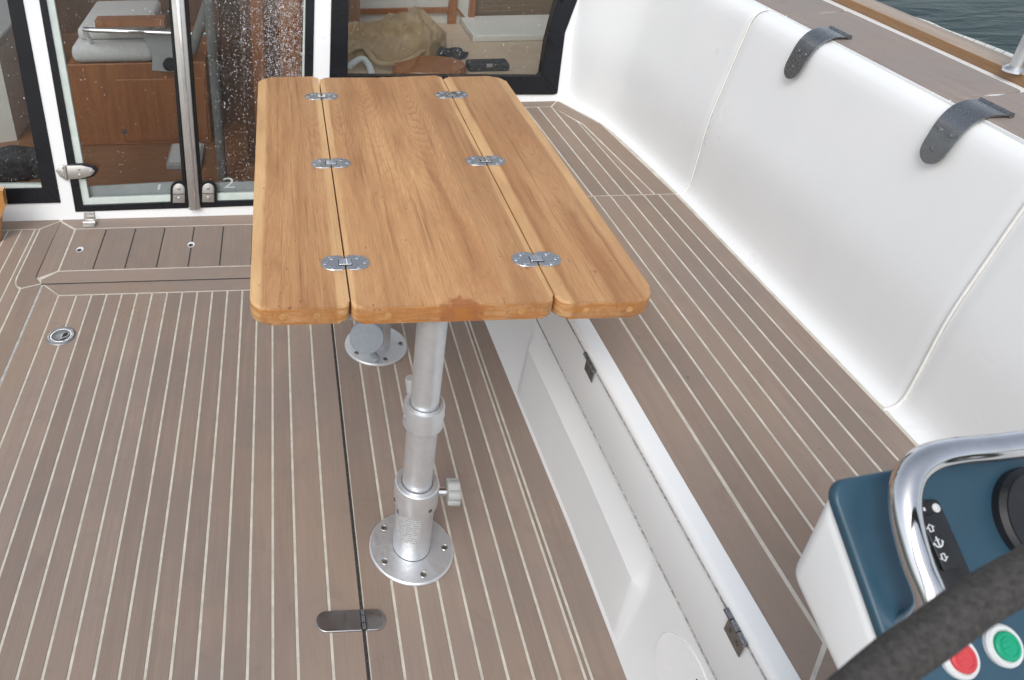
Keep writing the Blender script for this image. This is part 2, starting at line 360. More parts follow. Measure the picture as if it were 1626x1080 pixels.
def inset(poly, d):
    if area(poly) < 0: poly = poly[::-1]; rev = True
    else: rev = False
    n = len(poly); out = []
    for i in range(n):
        p0, p1, p2 = (Vector(poly[k % n][:2]) for k in (i-1, i, i+1))
        a = (p1-p0).normalized(); b = (p2-p1).normalized()
        na = Vector((-a.y, a.x)); nb = Vector((-b.y, b.x)); s = na+nb
        k = d/max(0.2, (1+na.dot(nb)))
        q = p1 + s*k; out.append((q.x, q.y))
    return out[::-1] if rev else out
def box(bm, x0, x1, y0, y1, z0, z1):
    prism(bm, [(x0, y0, z0), (x1, y0, z0), (x1, y1, z0), (x0, y1, z0)], [(x0, y0, z1), (x1, y0, z1), (x1, y1, z1), (x0, y1, z1)])
def bevel(bm, w, seg=2, edges=None, ang=30):
    bm.normal_update()
    es = edges if edges is not None else [e for e in bm.edges if len(e.link_faces) == 2 and e.calc_face_angle(0) > R(ang)]
    bmesh.ops.bevel(bm, geom=es, offset=w, segments=seg, profile=0.5, affect='EDGES', clamp_overlap=True)
def tube(bm, pts, r, n=12, caps=True):
    pts = [Vector(p) for p in pts]; rings = []; prev = None
    for i, p in enumerate(pts):
        t = (pts[min(i+1, len(pts)-1)]-pts[max(i-1, 0)]).normalized()
        if prev is None: s = t.orthogonal().normalized()
        else: s = (prev - t*prev.dot(t)).normalized()
        prev = s; u = t.cross(s); rr = r[i] if isinstance(r, (list, tuple)) else r
        rings.append([bm.verts.new(p + (s*math.cos(a)+u*math.sin(a))*rr) for a in (2*math.pi*k/n for k in range(n))])
    for a, b in zip(rings, rings[1:]):
        for k in range(n): bm.faces.new((a[k], a[(k+1) % n], b[(k+1) % n], b[k]))
    if caps: bm.faces.new(rings[0][::-1]); bm.faces.new(rings[-1])
    return rings
def lathe(bm, prof, c, axis=Vector((0, 0, 1)), n=48, ring=False):
    """prof = [(r, h)] along axis from centre c, closed at both ends"""
    axis = axis.normalized(); s = axis.orthogonal().normalized(); u = axis.cross(s); c = Vector(c); rings = []
    for r, h in prof:
        if r < 1e-6: rings.append([bm.verts.new(c+axis*h)])
        else: rings.append([bm.verts.new(c+axis*h+(s*math.cos(a)+u*math.sin(a))*r) for a in (2*math.pi*k/n for k in range(n))])
    for a, b in zip(rings, rings[1:]):
        for k in range(n):
            q = (k+1) % n
            if len(a) == 1 and len(b) == 1: continue
            if len(a) == 1: bm.faces.new((a[0], b[q], b[k]))
            elif len(b) == 1: bm.faces.new((a[k], a[q], b[0]))
            else: bm.faces.new((a[k], a[q], b[q], b[k]))
    if ring:
        for k in range(n): bm.faces.new((rings[-1][k], rings[-1][(k+1) % n], rings[0][(k+1) % n], rings[0][k]))
        return
    if len(rings[0]) > 1: bm.faces.new(rings[0][::-1])
    if len(rings[-1]) > 1: bm.faces.new(rings[-1])
def catmull(pts, k=8):
    pts = [Vector(p) for p in pts]; out = []
    for i in range(len(pts)-1):
        p0, p1, p2, p3 = pts[max(i-1, 0)], pts[i], pts[i+1], pts[min(i+2, len(pts)-1)]
        for j in range(k):
            t = j/k
            out.append(0.5*((2*p1)+(p2-p0)*t+(2*p0-5*p1+4*p2-p3)*t*t+(3*p1-p0-3*p2+p3)*t**3))
    out.append(pts[-1]); return out
def rrect(x0, x1, y0, y1, r, n=6):
    """rounded rectangle; r = radius or (bl, br, tr, tl)"""
    rs = r if isinstance(r, (list, tuple)) else (r,)*4
    out = []
    for (cx, cy, a0), q in zip((((x0, y0, 180)), ((x1, y0, 270)), ((x1, y1, 0)), ((x0, y1, 90))), rs):
        sx = 1 if cx == x0 else -1; sy = 1 if cy == y0 else -1
        for k in range(n+1):
            a = R(a0+90*k/n); out.append((cx+sx*q+q*math.cos(a), cy+sy*q+q*math.sin(a)))
    return out
def structure(o): o['kind'] = 'structure'; return o

# ------------------------------------------------------------------ cockpit floor: base sheet of caulk, every plank its own piece
bm = bmesh.new(); slab(bm, [(-1.75, -0.7), (0.66, -0.7), (0.66, 2.64), (-1.75, 2.64)], -0.05, -0.0012)
floor = structure(finish('cockpit_floor', bm, 'caulk'))
CW = 0.0029
def plank(poly, parent, z=0.0, mat='deck', th=0.012, name='plank'):
    bm = bmesh.new(); slab(bm, poly, z-th, z, 0.0006)
    return finish(name, bm, mat, parent)
def rowplank(x0, x1, y0, y1, parent, z=0.0, mat='deck'): plank([(x0, y0), (x1, y0), (x1, y1), (x0, y1)], parent, z, mat)
AFT = -0.65; w = CW
S0, SP = -0.0500, 0.04832
# hatch panel
gx0, gx1, gt = -0.7985, 0.1275, 2.2085
plank([(gx0, AFT), (-0.736-w, AFT), (-0.736-w, 2.146+0.002), (gx0, gt-0.003)], floor)                       # left border
plank([(gx0+0.005, gt), (-0.736+0.001, 2.146+w), (0.065-0.001, 2.146+w), (gx1-0.005, gt)], floor, mat='deckx')  # top border
xs = [-0.736] + [S0+SP*i for i in range(-13, 2)] + [0.065]
for a, b in zip(xs, xs[1:]): rowplank(a+w, b-w, AFT, 2.146-w, floor)
plank([(0.065+w, AFT), (gx1, AFT), (gx1, gt-0.003), (0.065+w, 2.148)], floor)
# grating panel in front of the doors
plank([(-0.8325, 2.246), (-0.768-w-0.001, 2.288), (-0.768-w-0.001, 2.548), (-0.8325, 2.606)], floor)
plank([(-0.8285, 2.612), (-0.768+0.002, 2.555+w), (0.068-0.002, 2.555+w), (0.128, 2.612), (0.128, 2.6235), (-0.83, 2.6235)], floor, mat='deckx')
plank([(-0.808, 2.2155), (0.1275, 2.2155), (0.066, 2.285-w), (-0.766, 2.285-w), (-0.813, 2.238)], floor, mat='deckx')
plank([(0.068+w, 2.288), (0.1275, 2.224), (0.1275, 2.608), (0.068+w, 2.550)], floor)
sx = [-0.768] + [-0.654+0.1065*k for k in range(7)] + [0.068]
for i, (a, b) in enumerate(zip(sx, sx[1:])):
    a2 = a + (w if i == 0 else 0.0022); b2 = b - (w if i == len(sx)-2 else 0.0022)
    rowplank(a2, b2, 2.285+w, 2.555-w, floor)
for k in range(7):
    x = -0.654+0.1065*k; bm = bmesh.new(); slab(bm, [(x-0.0035, 2.290), (x+0.0035, 2.290), (x+0.0035, 2.549), (x-0.0035, 2.549)], -0.02, -0.0006); finish('drain_slot', bm, 'gap', floor)
# right panel up to the bench
rx = [0.1345] + [0.199+SP*k for k in range(7)] + [0.5372, 0.5495]
rowplank(0.1365, 0.199-w, AFT, 2.6235, floor)
for a, b in zip(rx[1:], rx[2:]): rowplank(a+w, b-w, AFT, 2.6235, floor)
rowplank(0.5495+w, 0.64, AFT, 2.6235, floor)
# left panel
plank([(-1.72, 2.5615+w), (-0.901, 2.5615+w), (-0.842, 2.6135), (-0.842, 2.6235), (-1.72, 2.6235)], floor, mat='deckx')
plank([(-0.898+w, 2.560), (-0.8375, 2.612), (-0.8355, 2.253), (-0.811, 2.2175), (-0.866, 2.196), (-0.885, 2.208), (-0.893, 2.232), (-0.898+w, 2.262)], floor)
plank([(-0.9155+w, AFT), (-0.870-w, AFT), (-0.870-w, 2.187), (-0.889, 2.206), (-0.8985, 2.232), (-0.8985-w, 2.262), (-0.8985-w, 2.5615-w), (-0.9155+w, 2.5615-w)], floor)
plank([(-0.870+w, AFT), (-0.8065, AFT), (-0.8065, 2.212), (-0.866, 2.189)], floor)
lx = [-0.9155-0.0477*k for k in range(18)]
for a, b in zip(lx[1:], lx): rowplank(a+w, b-w, AFT, 2.5615-w, floor)
# seams
def seam(poly, mat='gap', z=-0.0005, name='seam'):
    bm = bmesh.new(); slab(bm, poly, -0.02, z); finish(name, bm, mat, floor)
seam([(0.1277, AFT), (0.1342, AFT), (0.1342, 2.62), (0.1277, 2.62)])
seam([(-0.8063, AFT), (-0.7987, AFT), (-0.7987, 2.206), (-0.8063, 2.213)], 'gutter', -0.0008)
seam([(-0.8353, 2.25), (-0.8327, 2.25), (-0.8327, 2.612), (-0.8353, 2.612)])
seam([(-0.8095, 2.2093), (0.127, 2.2093), (0.127, 2.2150), (-0.8060, 2.2150)])
seam([(-0.8353, 2.253), (-0.8098, 2.2175), (-0.8085, 2.2165), (-0.8325, 2.2455)])
# finger holes, lift ring, hatch hinge
for (x, y) in ((-0.723, 2.415), (-0.336, 2.427)):
    bm = bmesh.new(); slab(bm, [(x+0.0125*math.cos(a), y+0.017*math.sin(a)) for a in (2*math.pi*k/24 for k in range(24))], -0.01, 0.0006); h = finish('finger_hole', bm, 'print', floor)
    bm = bmesh.new(); slab(bm, [(x-0.001+0.0085*math.cos(a), y-0.0055+0.009*math.sin(a)) for a in (2*math.pi*k/24 for k in range(24))], -0.01, 0.0012); finish('hole', bm, 'gap', h)
c = Vector((-0.680, 1.940, 0))
bm = bmesh.new(); lathe(bm, [(0.0, -0.01), (0.043, -0.01), (0.043, 0.001), (0.040, 0.0035), (0.034, 0.004), (0.031, 0.0022), (0.0, 0.0022)], c, n=40); lr = finish('lift_ring', bm, 'worn', floor, 40)
bm = bmesh.new(); slab(bm, [(c.x+0.011+0.0075*math.cos(a)+0.003*math.sin(a), c.y-0.001+0.015*math.sin(a)) for a in (2*math.pi*k/24 for k in range(24))], 0.0, 0.0030); finish('finger_slot', bm, 'gap', lr)
bm = bmesh.new(); tube(bm, [(c.x+0.001, c.y-0.018, 0.0042), (c.x+0.020, c.y-0.010, 0.0055), (c.x+0.024, c.y+0.006, 0.0055)], 0.0022, 8); finish('ring_pull', bm, 'chrome', lr, 60)
bm = bmesh.new(); lathe(bm, [(0.0305, 0.0023), (0.0305, 0.0032), (0.0285, 0.0032), (0.0285, 0.0023)], c, n=40, ring=True); finish('rim', bm, 'chrome', lr, 30)
hy0, hy1 = 0.987, 1.031
bm = bmesh.new(); slab(bm, rrect(0.037, 0.1270, hy0, hy1, (0.021, 0.001, 0.001, 0.021), 8), -0.002, 0.0045, 0.0012); hh = finish('hatch_hinge', bm, 'worn', floor, 30)
bm = bmesh.new(); slab(bm, rrect(0.1365, 0.176, hy0, hy1, (0.001, 0.021, 0.021, 0.001), 8), -0.002, 0.0045, 0.0012); finish('leaf', bm, 'worn', hh, 30)
bm = bmesh.new()
for a, b in ((hy0+0.001, hy0+0.014), (hy0+0.0155, hy0+0.029), (hy0+0.0305, hy1-0.001)):
    tube(bm, [(0.1318, a, 0.003), (0.1318, b, 0.003)], 0.0045, 12)
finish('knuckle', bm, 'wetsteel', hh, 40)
bm = bmesh.new(); rg = random.Random(3)
for k in range(26):
    q = atz(214+rg.gauss(0, 26), 492+rg.gauss(0, 16), 0); a_ = rg.uniform(0, 6.28); l_ = rg.uniform(0.002, 0.005); w_ = rg.uniform(0.0008, 0.002)
    ex = Vector((math.cos(a_), math.sin(a_), 0))*l_; ey = Vector((-math.sin(a_), math.cos(a_), 0))*w_
    prism(bm, [q+ex, q+ey, q-ex, q-ey], [q+ex+Vector((0, 0, 0.001)), q+ey+Vector((0, 0, 0.0012)), q-ex+Vector((0, 0, 0.001)), q-ey+Vector((0, 0, 0.0008))])
sh_ = finish('teak_shavings', bm, 'orange', floor); sh_['kind'] = 'stuff'

# ------------------------------------------------------------------ bench seat
ZS = 0.40
bench = thing('bench_seat', 'long white cockpit bench with grey-brown teak slatted top along the backrest', 'bench', (0.66, 1.6, 0.0))
fe = lambda y: 0.680-0.020*(y-1.0)          # front edge of the teak
li = lambda y: 0.641-0.023*(y-1.0)          # inner edge of the white lip
be = lambda y: 1.136 if y < 1.1 else 1.136-0.026*(y-1.1)-0.004*max(0, y-1.6)
ln = lambda k, y: 0.747+0.048*k-0.015*(y-1.07)
Y0S, Y1S = 0.60, 1.9975
bm = bmesh.new()
ys = [0.56, 0.8, 1.0, 1.2, 1.45, 1.7, 2.0, 2.35, 2.72]
prv = None
for y in ys:     # solid body, top = sheet of caulk
    xb = (be(y) if y < 2.1 else 1.105)+0.05
    ring = [bm.verts.new((li(y)+0.012, y, 0.02)), bm.verts.new((xb, y, 0.02)), bm.verts.new((xb, y, ZS-0.0012)), bm.verts.new((fe(y)-0.004, y, ZS-0.0012)), bm.verts.new((li(y)+0.012, y, ZS-0.02))]
    if prv:
        for i in range(5): bm.faces.new((prv[i], prv[(i+1) % 5], ring[(i+1) % 5], ring[i]))
    else: bm.faces.new(ring)
    prv = ring
bm.faces.new(prv[::-1]); finish('body', bm, 'caulk', bench)
def splank(poly): return plank(poly, bench, ZS, 'deck')
YM = 0.70   # aft border line
splank([(fe(Y0S), Y0S), (fe(Y0S)+0.006, Y0S+0.045), (ln(0, YM)-0.005, YM), (ln(0, Y1S)-w, Y1S), (fe(Y1S), Y1S)])
plank([(fe(Y0S)+0.004, Y0S), (1.13, Y0S), (1.13, YM-w), (ln(0, YM)+0.002, YM-w), (fe(Y0S)+0.014, 0.645)], bench, ZS, 'deckx')
for k in range(7):
    splank([(ln(k, YM)+w, YM+w), (ln(k+1, YM)-w, YM+w), (ln(k+1, Y1S)-w-(0.004 if k == 6 else 0), Y1S), (ln(k, Y1S)+w, Y1S)])
splank([(ln(7, YM)+w, YM+w), (be(YM), YM+w), (be(1.1), 1.1), (be(1.55), 1.55), (be(Y1S), Y1S), (ln(7, Y1S)+w-0.004, Y1S)])
# forward section
f0 = 2.0020
lf = lambda k, y: 0.874+0.048*k-0.027*(y-2.012)
splank([(fe(f0), f0), (lf(-3, f0)-w, f0), (lf(-3, 2.645)-w, 2.645-w), (fe(2.645), 2.645-w)])
for k in range(-3, 2):
    splank([(lf(k, f0)+w, f0), (lf(k+1, f0)-w, f0), (lf(k+1, 2.645)-w, 2.645-w), (lf(k, 2.645)+w, 2.645-w)])
splank([(lf(2, f0)+w, f0), (lf(3, f0)-w, f0), (1.003-w, 2.510), (lf(2, 2.64)+w+0.001, 2.636)])
splank([(lf(3, f0)+w, f0), (1.054-w, f0), (1.014-w, 2.486), (1.005, 2.500)])
splank([(1.054+w, f0), (1.110, f0), (1.073, 2.486), (0.9905, 2.694), (0.9555, 2.644), (1.0155+w, 2.492)])
plank([(0.66, 2.645+w), (0.951, 2.645+w), (0.9865, 2.697), (0.9865, 2.705), (0.66, 2.705)], bench, ZS, 'deckx')
# white front: lip, upper panel, chamfered ledge, lower panel
def sheet(rows, name, mat, parent, smooth=50, thick=0.0):
    bm = bmesh.new(); g = [[bm.verts.new(v) for v in r] for r in rows]
    for a, b in zip(g, g[1:]):
        for i in range(len(a)-1): bm.faces.new((a[i], a[i+1], b[i+1], b[i]))
    return finish(name, bm, mat, parent, smooth)
def solid_loft(rows, name, mat, parent, smooth=40):
    """rows of closed section loops"""
    bm = bmesh.new(); g = [[bm.verts.new(v) for v in r] for r in rows]; n = len(g[0])
    for a, b in zip(g, g[1:]):
        for i in range(n): bm.faces.new((a[i], a[(i+1) % n], b[(i+1) % n], b[i]))
    bm.faces.new(g[0][::-1]); bm.faces.new(g[-1])
    return finish(name, bm, mat, parent, smooth)
YS = [0.56+0.1*i for i in range(22)]
rows = []
for y in YS:
    a, b = li(y), fe(y)
    rows.append([(b, y, ZS-0.03), (b, y, ZS-0.001), (b-0.002, y, ZS+0.0025), (a+0.010, y, ZS+0.0025), (a+0.003, y, ZS+0.0005), (a-0.001, y, ZS-0.006), (a-0.001, y, ZS-0.012), (a+0.010, y, ZS-0.016)])
solid_loft(rows, 'front_lip', 'gel', bench, 60)
rows = []
for y in YS:
    a = li(y)
    rows.append([(a+0.011, y, ZS-0.0175), (a+0.0025, y, ZS-0.0175), (a+0.001, y, ZS-0.021), (a-0.001, y, 0.262), (a+0.001, y, 0.256), (a+0.011, y, 0.256)])
solid_loft(rows, 'upper_panel', 'gelf', bench, 45)
xb0 = lambda y: 0.617-0.012*max(0, y-1.2)/0.5
def flatx(y, z): return xb0(y)+(li(y)-0.0015-xb0(y))*max(0, z-0.01)/0.24
def lower_section(y):
    a = li(y); t = 1.0
    if y < 0.962: t = max(0, (y-0.925)/0.037)
    if y > 1.60: t = max(0, (1.64-y)/0.04)
    t = t*t*(3-2*t); xb = xb0(y); mx = xb+0.001
    rec = [(mx, 0.165), (mx+0.0005, 0.180), (mx+0.0025, 0.1835), ((mx+a)/2+0.002, 0.212), (a+0.003, 0.243), (a+0.0035, 0.2525)]
    out = [(a+0.02, y, -0.004), (xb-0.004, y, -0.004), (xb-0.003, y, 0.004), (xb, y, 0.010)]
    for x, z in rec: out.append((x*t+flatx(y, z)*(1-t), y, z))
    return out+[(a+0.02, y, 0.2525)]
yl = sorted(set([0.56+0.05*i for i in range(44)]+[0.925+0.005*i for i in range(7)]+[1.60+0.005*i for i in range(9)]))
solid_loft([lower_section(y) for y in yl], 'lower_panel', 'gelf', bench, 24)
for (d0, d1, z0, z1) in ((-0.0012, 0.010, 0.2532, 0.2548), (-0.0016, 0.0035, ZS-0.0176, ZS-0.0164)):
    solid_loft([[(li(y)+d0, y, z0), (li(y)+d0, y, z1), (li(y)+d1, y, z1), (li(y)+d1, y, z0)] for y in YS], 'joint', 'seamgrey', bench, 30)
# oval inspection cover low on the front
pts = []
bm = bmesh.new(); cyc, czc = 0.765, 0.160
def fx(z, y): return flatx(y, z)
a = [bm.verts.new((fx(czc+0.076*math.sin(t), cyc+0.09*math.cos(t))-0.0018, cyc+0.090*math.cos(t), czc+0.076*math.sin(t))) for t in (2*math.pi*k/40 for k in range(40))]
b = [bm.verts.new((fx(czc+0.078*math.sin(t), cyc+0.09*math.cos(t))+0.006, cyc+0.092*math.cos(t), czc+0.078*math.sin(t))) for t in (2*math.pi*k/40 for k in range(40))]
bm.faces.new(a)
for i in range(40): bm.faces.new((a[i], a[(i+1) % 40], b[(i+1) % 40], b[i]))
ic = finish('inspection_cover', bm, 'gel', bench, 30)
bm = bmesh.new(); box(bm, fx(0.21, 0.74)-0.0028, fx(0.21, 0.74)+0.002, 0.722, 0.756, 0.205, 0.213); finish('finger_slot', bm, 'gap', ic)
# locker hinges under the lip
def locker_hinge(y, label):
    bm = bmesh.new(); x = li(y)
    tube(bm, [(x-0.0045, y-0.028, ZS-0.012), (x-0.0045, y-0.010, ZS-0.012)], 0.0048, 12); tube(bm, [(x-0.0045, y-0.0085, ZS-0.012), (x-0.0045, y+0.009, ZS-0.012)], 0.0048, 12); tube(bm, [(x-0.0045, y+0.0105, ZS-0.012), (x-0.0045, y+0.028, ZS-0.012)], 0.0048, 12)
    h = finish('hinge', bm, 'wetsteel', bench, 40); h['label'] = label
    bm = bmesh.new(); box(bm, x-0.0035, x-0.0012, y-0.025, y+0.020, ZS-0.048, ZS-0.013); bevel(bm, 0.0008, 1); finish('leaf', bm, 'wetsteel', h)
    for dy in (-0.012, 0.008):
        bm = bmesh.new(); lathe(bm, [(0.0035, 0), (0.0035, 0.0008), (0, 0.0012)], (x-0.0034, y+dy, ZS-0.033), Vector((-1, 0, 0)), 10); finish('screw', bm, 'screw', h)
locker_hinge(1.318, 'small steel hinge under the seat lip beside the table corner')
locker_hinge(0.735, 'small wet steel hinge under the seat lip near the helm')

# ------------------------------------------------------------------ backrest / coaming
coam = thing('cockpit_backrest', 'tall white moulded backrest with teak capped top running along the bench', 'backrest', (1.2, 1.6, 0.40))
prof = [(-0.006, 0.392), (0.004, 0.3975), (0.014, 0.4005), (0.024, 0.406), (0.031, 0.416), (0.0355, 0.435), (0.037, 0.47), (0.0375, 0.53), (0.0375, 0.58), (0.039, 0.62), (0.043, 0.66), (0.050, 0.71), (0.057, 0.76), (0.064, 0.81), (0.071, 0.855), (0.075, 0.882), (0.080, 0.902), (0.088, 0.915), (0.100, 0.922), (0.115, 0.9245), (0.135, 0.9245)]
outl = [(1.136, 0.10), (1.136, 0.6), (1.136, 1.1), (1.1245, 1.55), (1.1125, 2.0), (1.098, 2.25), (1.085, 2.40), (1.074, 2.475), (1.052, 2.545), (1.022, 2.618), (0.990, 2.70), (0.9525, 2.80)]
oc = catmull([(x, y, 0) for x, y in outl], 12)
def at_y(y):
    for a, b in zip(oc, oc[1:]):
        if a.y <= y <= b.y:
            t = (y-a.y)/max(1e-9, b.y-a.y); q = a.lerp(b, t)
            i = oc.index(a); d = (oc[min(i+3, len(oc)-1)]-oc[max(i-2, 0)]).normalized()
            return q, Vector((d.y, -d.x, 0))
    return oc[-1], Vector((1, 0, 0))
def panel(y0, y1, n, name='backrest_panel', e0=0, e1=0):
    rows = []
    for i in range(n+1):
        y = y0+(y1-y0)*i/n
        b, nn = at_y(y)
        dd = min((y-y0) if e0 else 9, (y1-y) if e1 else 9)
        ins = 0.0025*max(0, 1-dd/0.008)**2
        rows.append([(b.x+nn.x*(o+ins), b.y+nn.y*(o+ins), z) if z < 0.9 else (b.x+nn.x*(o+ins), b.y+nn.y*(o+ins), z-ins) for o, z in prof])
    bm = bmesh.new(); g = [[bm.verts.new(v) for v in r] for r in rows]
    for a, b in zip(g, g[1:]):
        for i in range(len(a)-1): bm.faces.new((a[i], a[i+1], b[i+1], b[i]))
    # closed back so the moulding has real thickness
    bb = [[bm.verts.new(v) for v in ((r[-1][0], r[-1][1], 0.36), (r[0][0], r[0][1], 0.36))] for r in rows]
    for (a, b), (c, d) in zip(zip(g, bb), zip(g[1:], bb[1:])):
        bm.faces.new((a[-1], c[-1], d[0], b[0])); bm.faces.new((b[0], d[0], d[1], b[1])); bm.faces.new((b[1], d[1], c[0], a[0]))
    bm.faces.new(g[0]+[bb[0][0], bb[0][1]]); bm.faces.new((g[-1]+[bb[-1][0], bb[-1][1]])[::-1])
    return finish(name, bm, 'gel', coam, 60)
def yl_(y0, y1): pass
panel(0.12, 1.1425, 60, e1=1); panel(1.1475, 1.9975, 60, e0=1, e1=1); panel(2.0025, 2.80, 80, e0=1)
for y in (1.145, 2.0):
    b, nn = at_y(y)
    path = [(b.x+nn.x*(o+0.0005), b.y+nn.y*(o+0.0005), z) for o, z in prof[1:-1]]
    bm = bmesh.new(); tube(bm, catmull(path, 3), 0.0030 if y < 1.5 else 0.0026, 10); finish('joint_bead', bm, 'bead', coam, 80)
# teak capping boards on the coaming with pale scarf joints
ZC = 0.931
cx0 = lambda y: 1.238 - (0.0 if y < 1.5 else 0.012*(y-1.5))
cx1 = lambda y: 1.402 - (0.0 if y < 1.8 else 0.02*(y-1.8))
bm = bmesh.new(); slab(bm, [(cx0(0.1)+0.002, 0.1), (cx1(0.1)-0.003, 0.1), (cx1(3.1)-0.003, 3.1), (cx0(3.1)+0.002, 3.1)], 0.74, ZC-0.0035); finish('coaming_core', bm, 'gel', coam)
jt = [atz(1590, 150, ZC).y, atz(1298, 20, ZC).y]
cuts = [0.1, jt[0]-0.75, jt[0], jt[1], 3.1]
for i, (a, b) in enumerate(zip(cuts, cuts[1:])):
    a += 0.0035; b -= 0.0035
    sk = 0.03
    jag = [(cx0(a)+(cx1(a)-cx0(a))*t, a+sk*(t-0.5)*(i > 0)+random.uniform(-0.003, 0.003)) for t in (0, 0.2, 0.4, 0.6, 0.8, 1.0)]
    jag2 = [(cx0(b)+(cx1(b)-cx0(b))*t, b+sk*(t-0.5)*(i < 3)+random.uniform(-0.003, 0.003)) for t in (0, 0.2, 0.4, 0.6, 0.8, 1.0)]
    bm = bmesh.new(); slab(bm, jag+[(cx1((a+b)/2), (a+b)/2)]+jag2[::-1]+[(cx0((a+b)/2), (a+b)/2)], ZC-0.012, ZC, 0.002); finish('capping_board', bm, 'cap', coam)
# steel strap hinges folded over the coaming
def strap(yc, label):
    b, nn = at_y(yc); x = b.x
    path = [(x+0.144, ZC+0.0040), (x+0.130, ZC+0.0045), (x+0.112, ZC+0.0035), (x+0.094, ZC-0.003), (x+0.080, ZC-0.017), (x+0.071, ZC-0.034), (x+0.064, ZC-0.055), (x+0.0575, ZC-0.078), (x+0.052, ZC-0.098)]
    pts = catmull([(px_, 0, pz) for px_, pz in path], 4); n = len(pts)
    bm = bmesh.new(); top = []; bot = []
    L = [0]
    for i in range(1, n): L.append(L[-1]+(pts[i]-pts[i-1]).length)
    for i, p in enumerate(pts):
        t = L[i]/L[-1]
        hw = 0.036-0.009*min(1, t*1.15)
        rem = L[-1]-L[i]
        if rem < hw: hw = math.sqrt(max(1e-7, hw*hw-(hw-rem)**2))
        hw = max(hw, 0.004)
        d = (pts[min(i+1, n-1)]-pts[max(i-1, 0)]).normalized(); nr = Vector((d.z, 0, -d.x))
        if nr.x > 0 and abs(nr.x) > abs(nr.z): nr = -nr
        if nr.z < 0 and abs(nr.z) > abs(nr.x): nr = -nr
        sh = yc + 0.010*(1-t) - 0.004
        top.append([bm.verts.new((p.x, sh+s*hw, p.z)+Vector((0, 0, 0)) if False else (p.x+nr.x*0.003, sh+s*hw, p.z+nr.z*0.003)) for s in (-1, -0.5, 0, 0.5, 1)])
        bot.append([bm.verts.new((p.x, sh+s*hw, p.z)) for s in (-1, -0.5, 0, 0.5, 1)])
    for g in (top, bot):
        for a, c in zip(g, g[1:]):
            for i in range(4): bm.faces.new((a[i], a[i+1], c[i+1], c[i]))
    for i in range(n-1):
        bm.faces.new((top[i][0], top[i+1][0], bot[i+1][0], bot[i][0])); bm.faces.new((top[i][4], top[i+1][4], bot[i+1][4], bot[i][4]))
    for k in (0, n-1):
        for i in range(4): bm.faces.new((top[k][i], top[k][i+1], bot[k][i+1], bot[k][i]))
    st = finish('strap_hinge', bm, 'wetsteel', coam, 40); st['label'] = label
    bm = bmesh.new(); xk = x+0.146
    for a, c in ((-0.030, -0.010), (-0.009, 0.014), (0.015, 0.042)): tube(bm, [(xk, yc+a, ZC+0.0055), (xk, yc+c, ZC+0.0055)], 0.0052, 12)
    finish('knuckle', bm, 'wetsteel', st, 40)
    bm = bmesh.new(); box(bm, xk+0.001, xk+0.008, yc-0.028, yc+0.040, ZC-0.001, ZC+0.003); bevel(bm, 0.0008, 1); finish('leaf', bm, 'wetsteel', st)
    for t, dy in ((0.60, 0.012), (0.60, -0.014), (0.84, 0.0)):
        i = min(range(n), key=lambda q: abs(L[q]/L[-1]-t)); p = pts[i]; d = (pts[i+1]-pts[i-1]).normalized(); nr = Vector((d.z, 0, -d.x)); nr = nr if nr.x < 0 else -nr
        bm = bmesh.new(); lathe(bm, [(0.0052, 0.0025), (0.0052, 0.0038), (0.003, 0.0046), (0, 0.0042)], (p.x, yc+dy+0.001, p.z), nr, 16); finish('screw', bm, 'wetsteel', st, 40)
strap(1.772, 'far steel strap hinge folded over the coaming edge, smaller in view')
strap(1.338, 'near steel strap hinge covered in rain drops on the coaming edge')

# ------------------------------------------------------------------ side deck, toe rail, stanchion, rope, water
bm = bmesh.new(); slab(bm, [(1.36, -0.6), (1.85, -0.6), (1.845, 1.9), (1.83, 3.2), (1.60, 5.2), (1.36, 5.2)], -0.9, 0.782); structure(finish('side_deck', bm, 'gel'))
rail = thing('toe_rail', 'long brown teak toe rail along the outer deck edge above the water', 'rail', (1.80, 2.0, 0.782))
def railx(y): return 1.778+0.010*(1-((y-2.2)/1.6)**2) if y > 0.6 else 1.778
ry = [-0.5+0.15*i for i in range(38)]
rows = []; rows2 = []
for y in ry:
    x = railx(y)-(0.0 if y < 2.6 else 0.05*(y-2.6)**1.5)
    rows.append([(x+0.062, y, 0.780), (x, y, 0.780), (x-0.001, y, 0.790), (x, y, 0.8035), (x+0.004, y, 0.8065), (x+0.062, y, 0.8065)])
    rows2.append([(x+0.068, y, 0.797), (x+0.003, y, 0.8045), (x+0.004, y, 0.8085), (x+0.010, y, 0.8105), (x+0.064, y, 0.8105), (x+0.070, y, 0.806)])
solid_loft(rows, 'rail_base', 'varn', rail, 60); solid_loft(rows2, 'rail_top', 'railtop', rail, 60)
sb = atz(1611, 113, 0.8085)
stn = thing('stanchion', 'steel stanchion post standing on the toe rail at the right edge', 'post', sb)
bm = bmesh.new(); lathe(bm, [(0.026, 0.0), (0.026, 0.006), (0.020, 0.012), (0.0, 0.012)], sb, n=28); finish('base_ring', bm, 'chrome', stn, 40)
bm = bmesh.new(); lathe(bm, [(0.0155, 0.010), (0.0155, 0.62), (0.0, 0.625)], sb, n=24); finish('post', bm, 'brushed', stn, 40)
rp = [Vector((1.870, 2.95, 0.70)), Vector((1.872, 2.62, 0.75)), atz(1452, 32, 0.79), atz(1500, 51, 0.79), atz(1560, 73, 0.79), atz(1613, 94, 0.79), atz(1700, 128, 0.79)]
rope = thing('white_hose', 'white ribbed hose lying along the outside of the toe rail', 'hose', rp[2])
bm = bmesh.new(); tube(bm, catmull(rp, 10), 0.0085, 12); finish('hose', bm, 'vinyl', rope, 60)
cc = catmull(rp, 10)
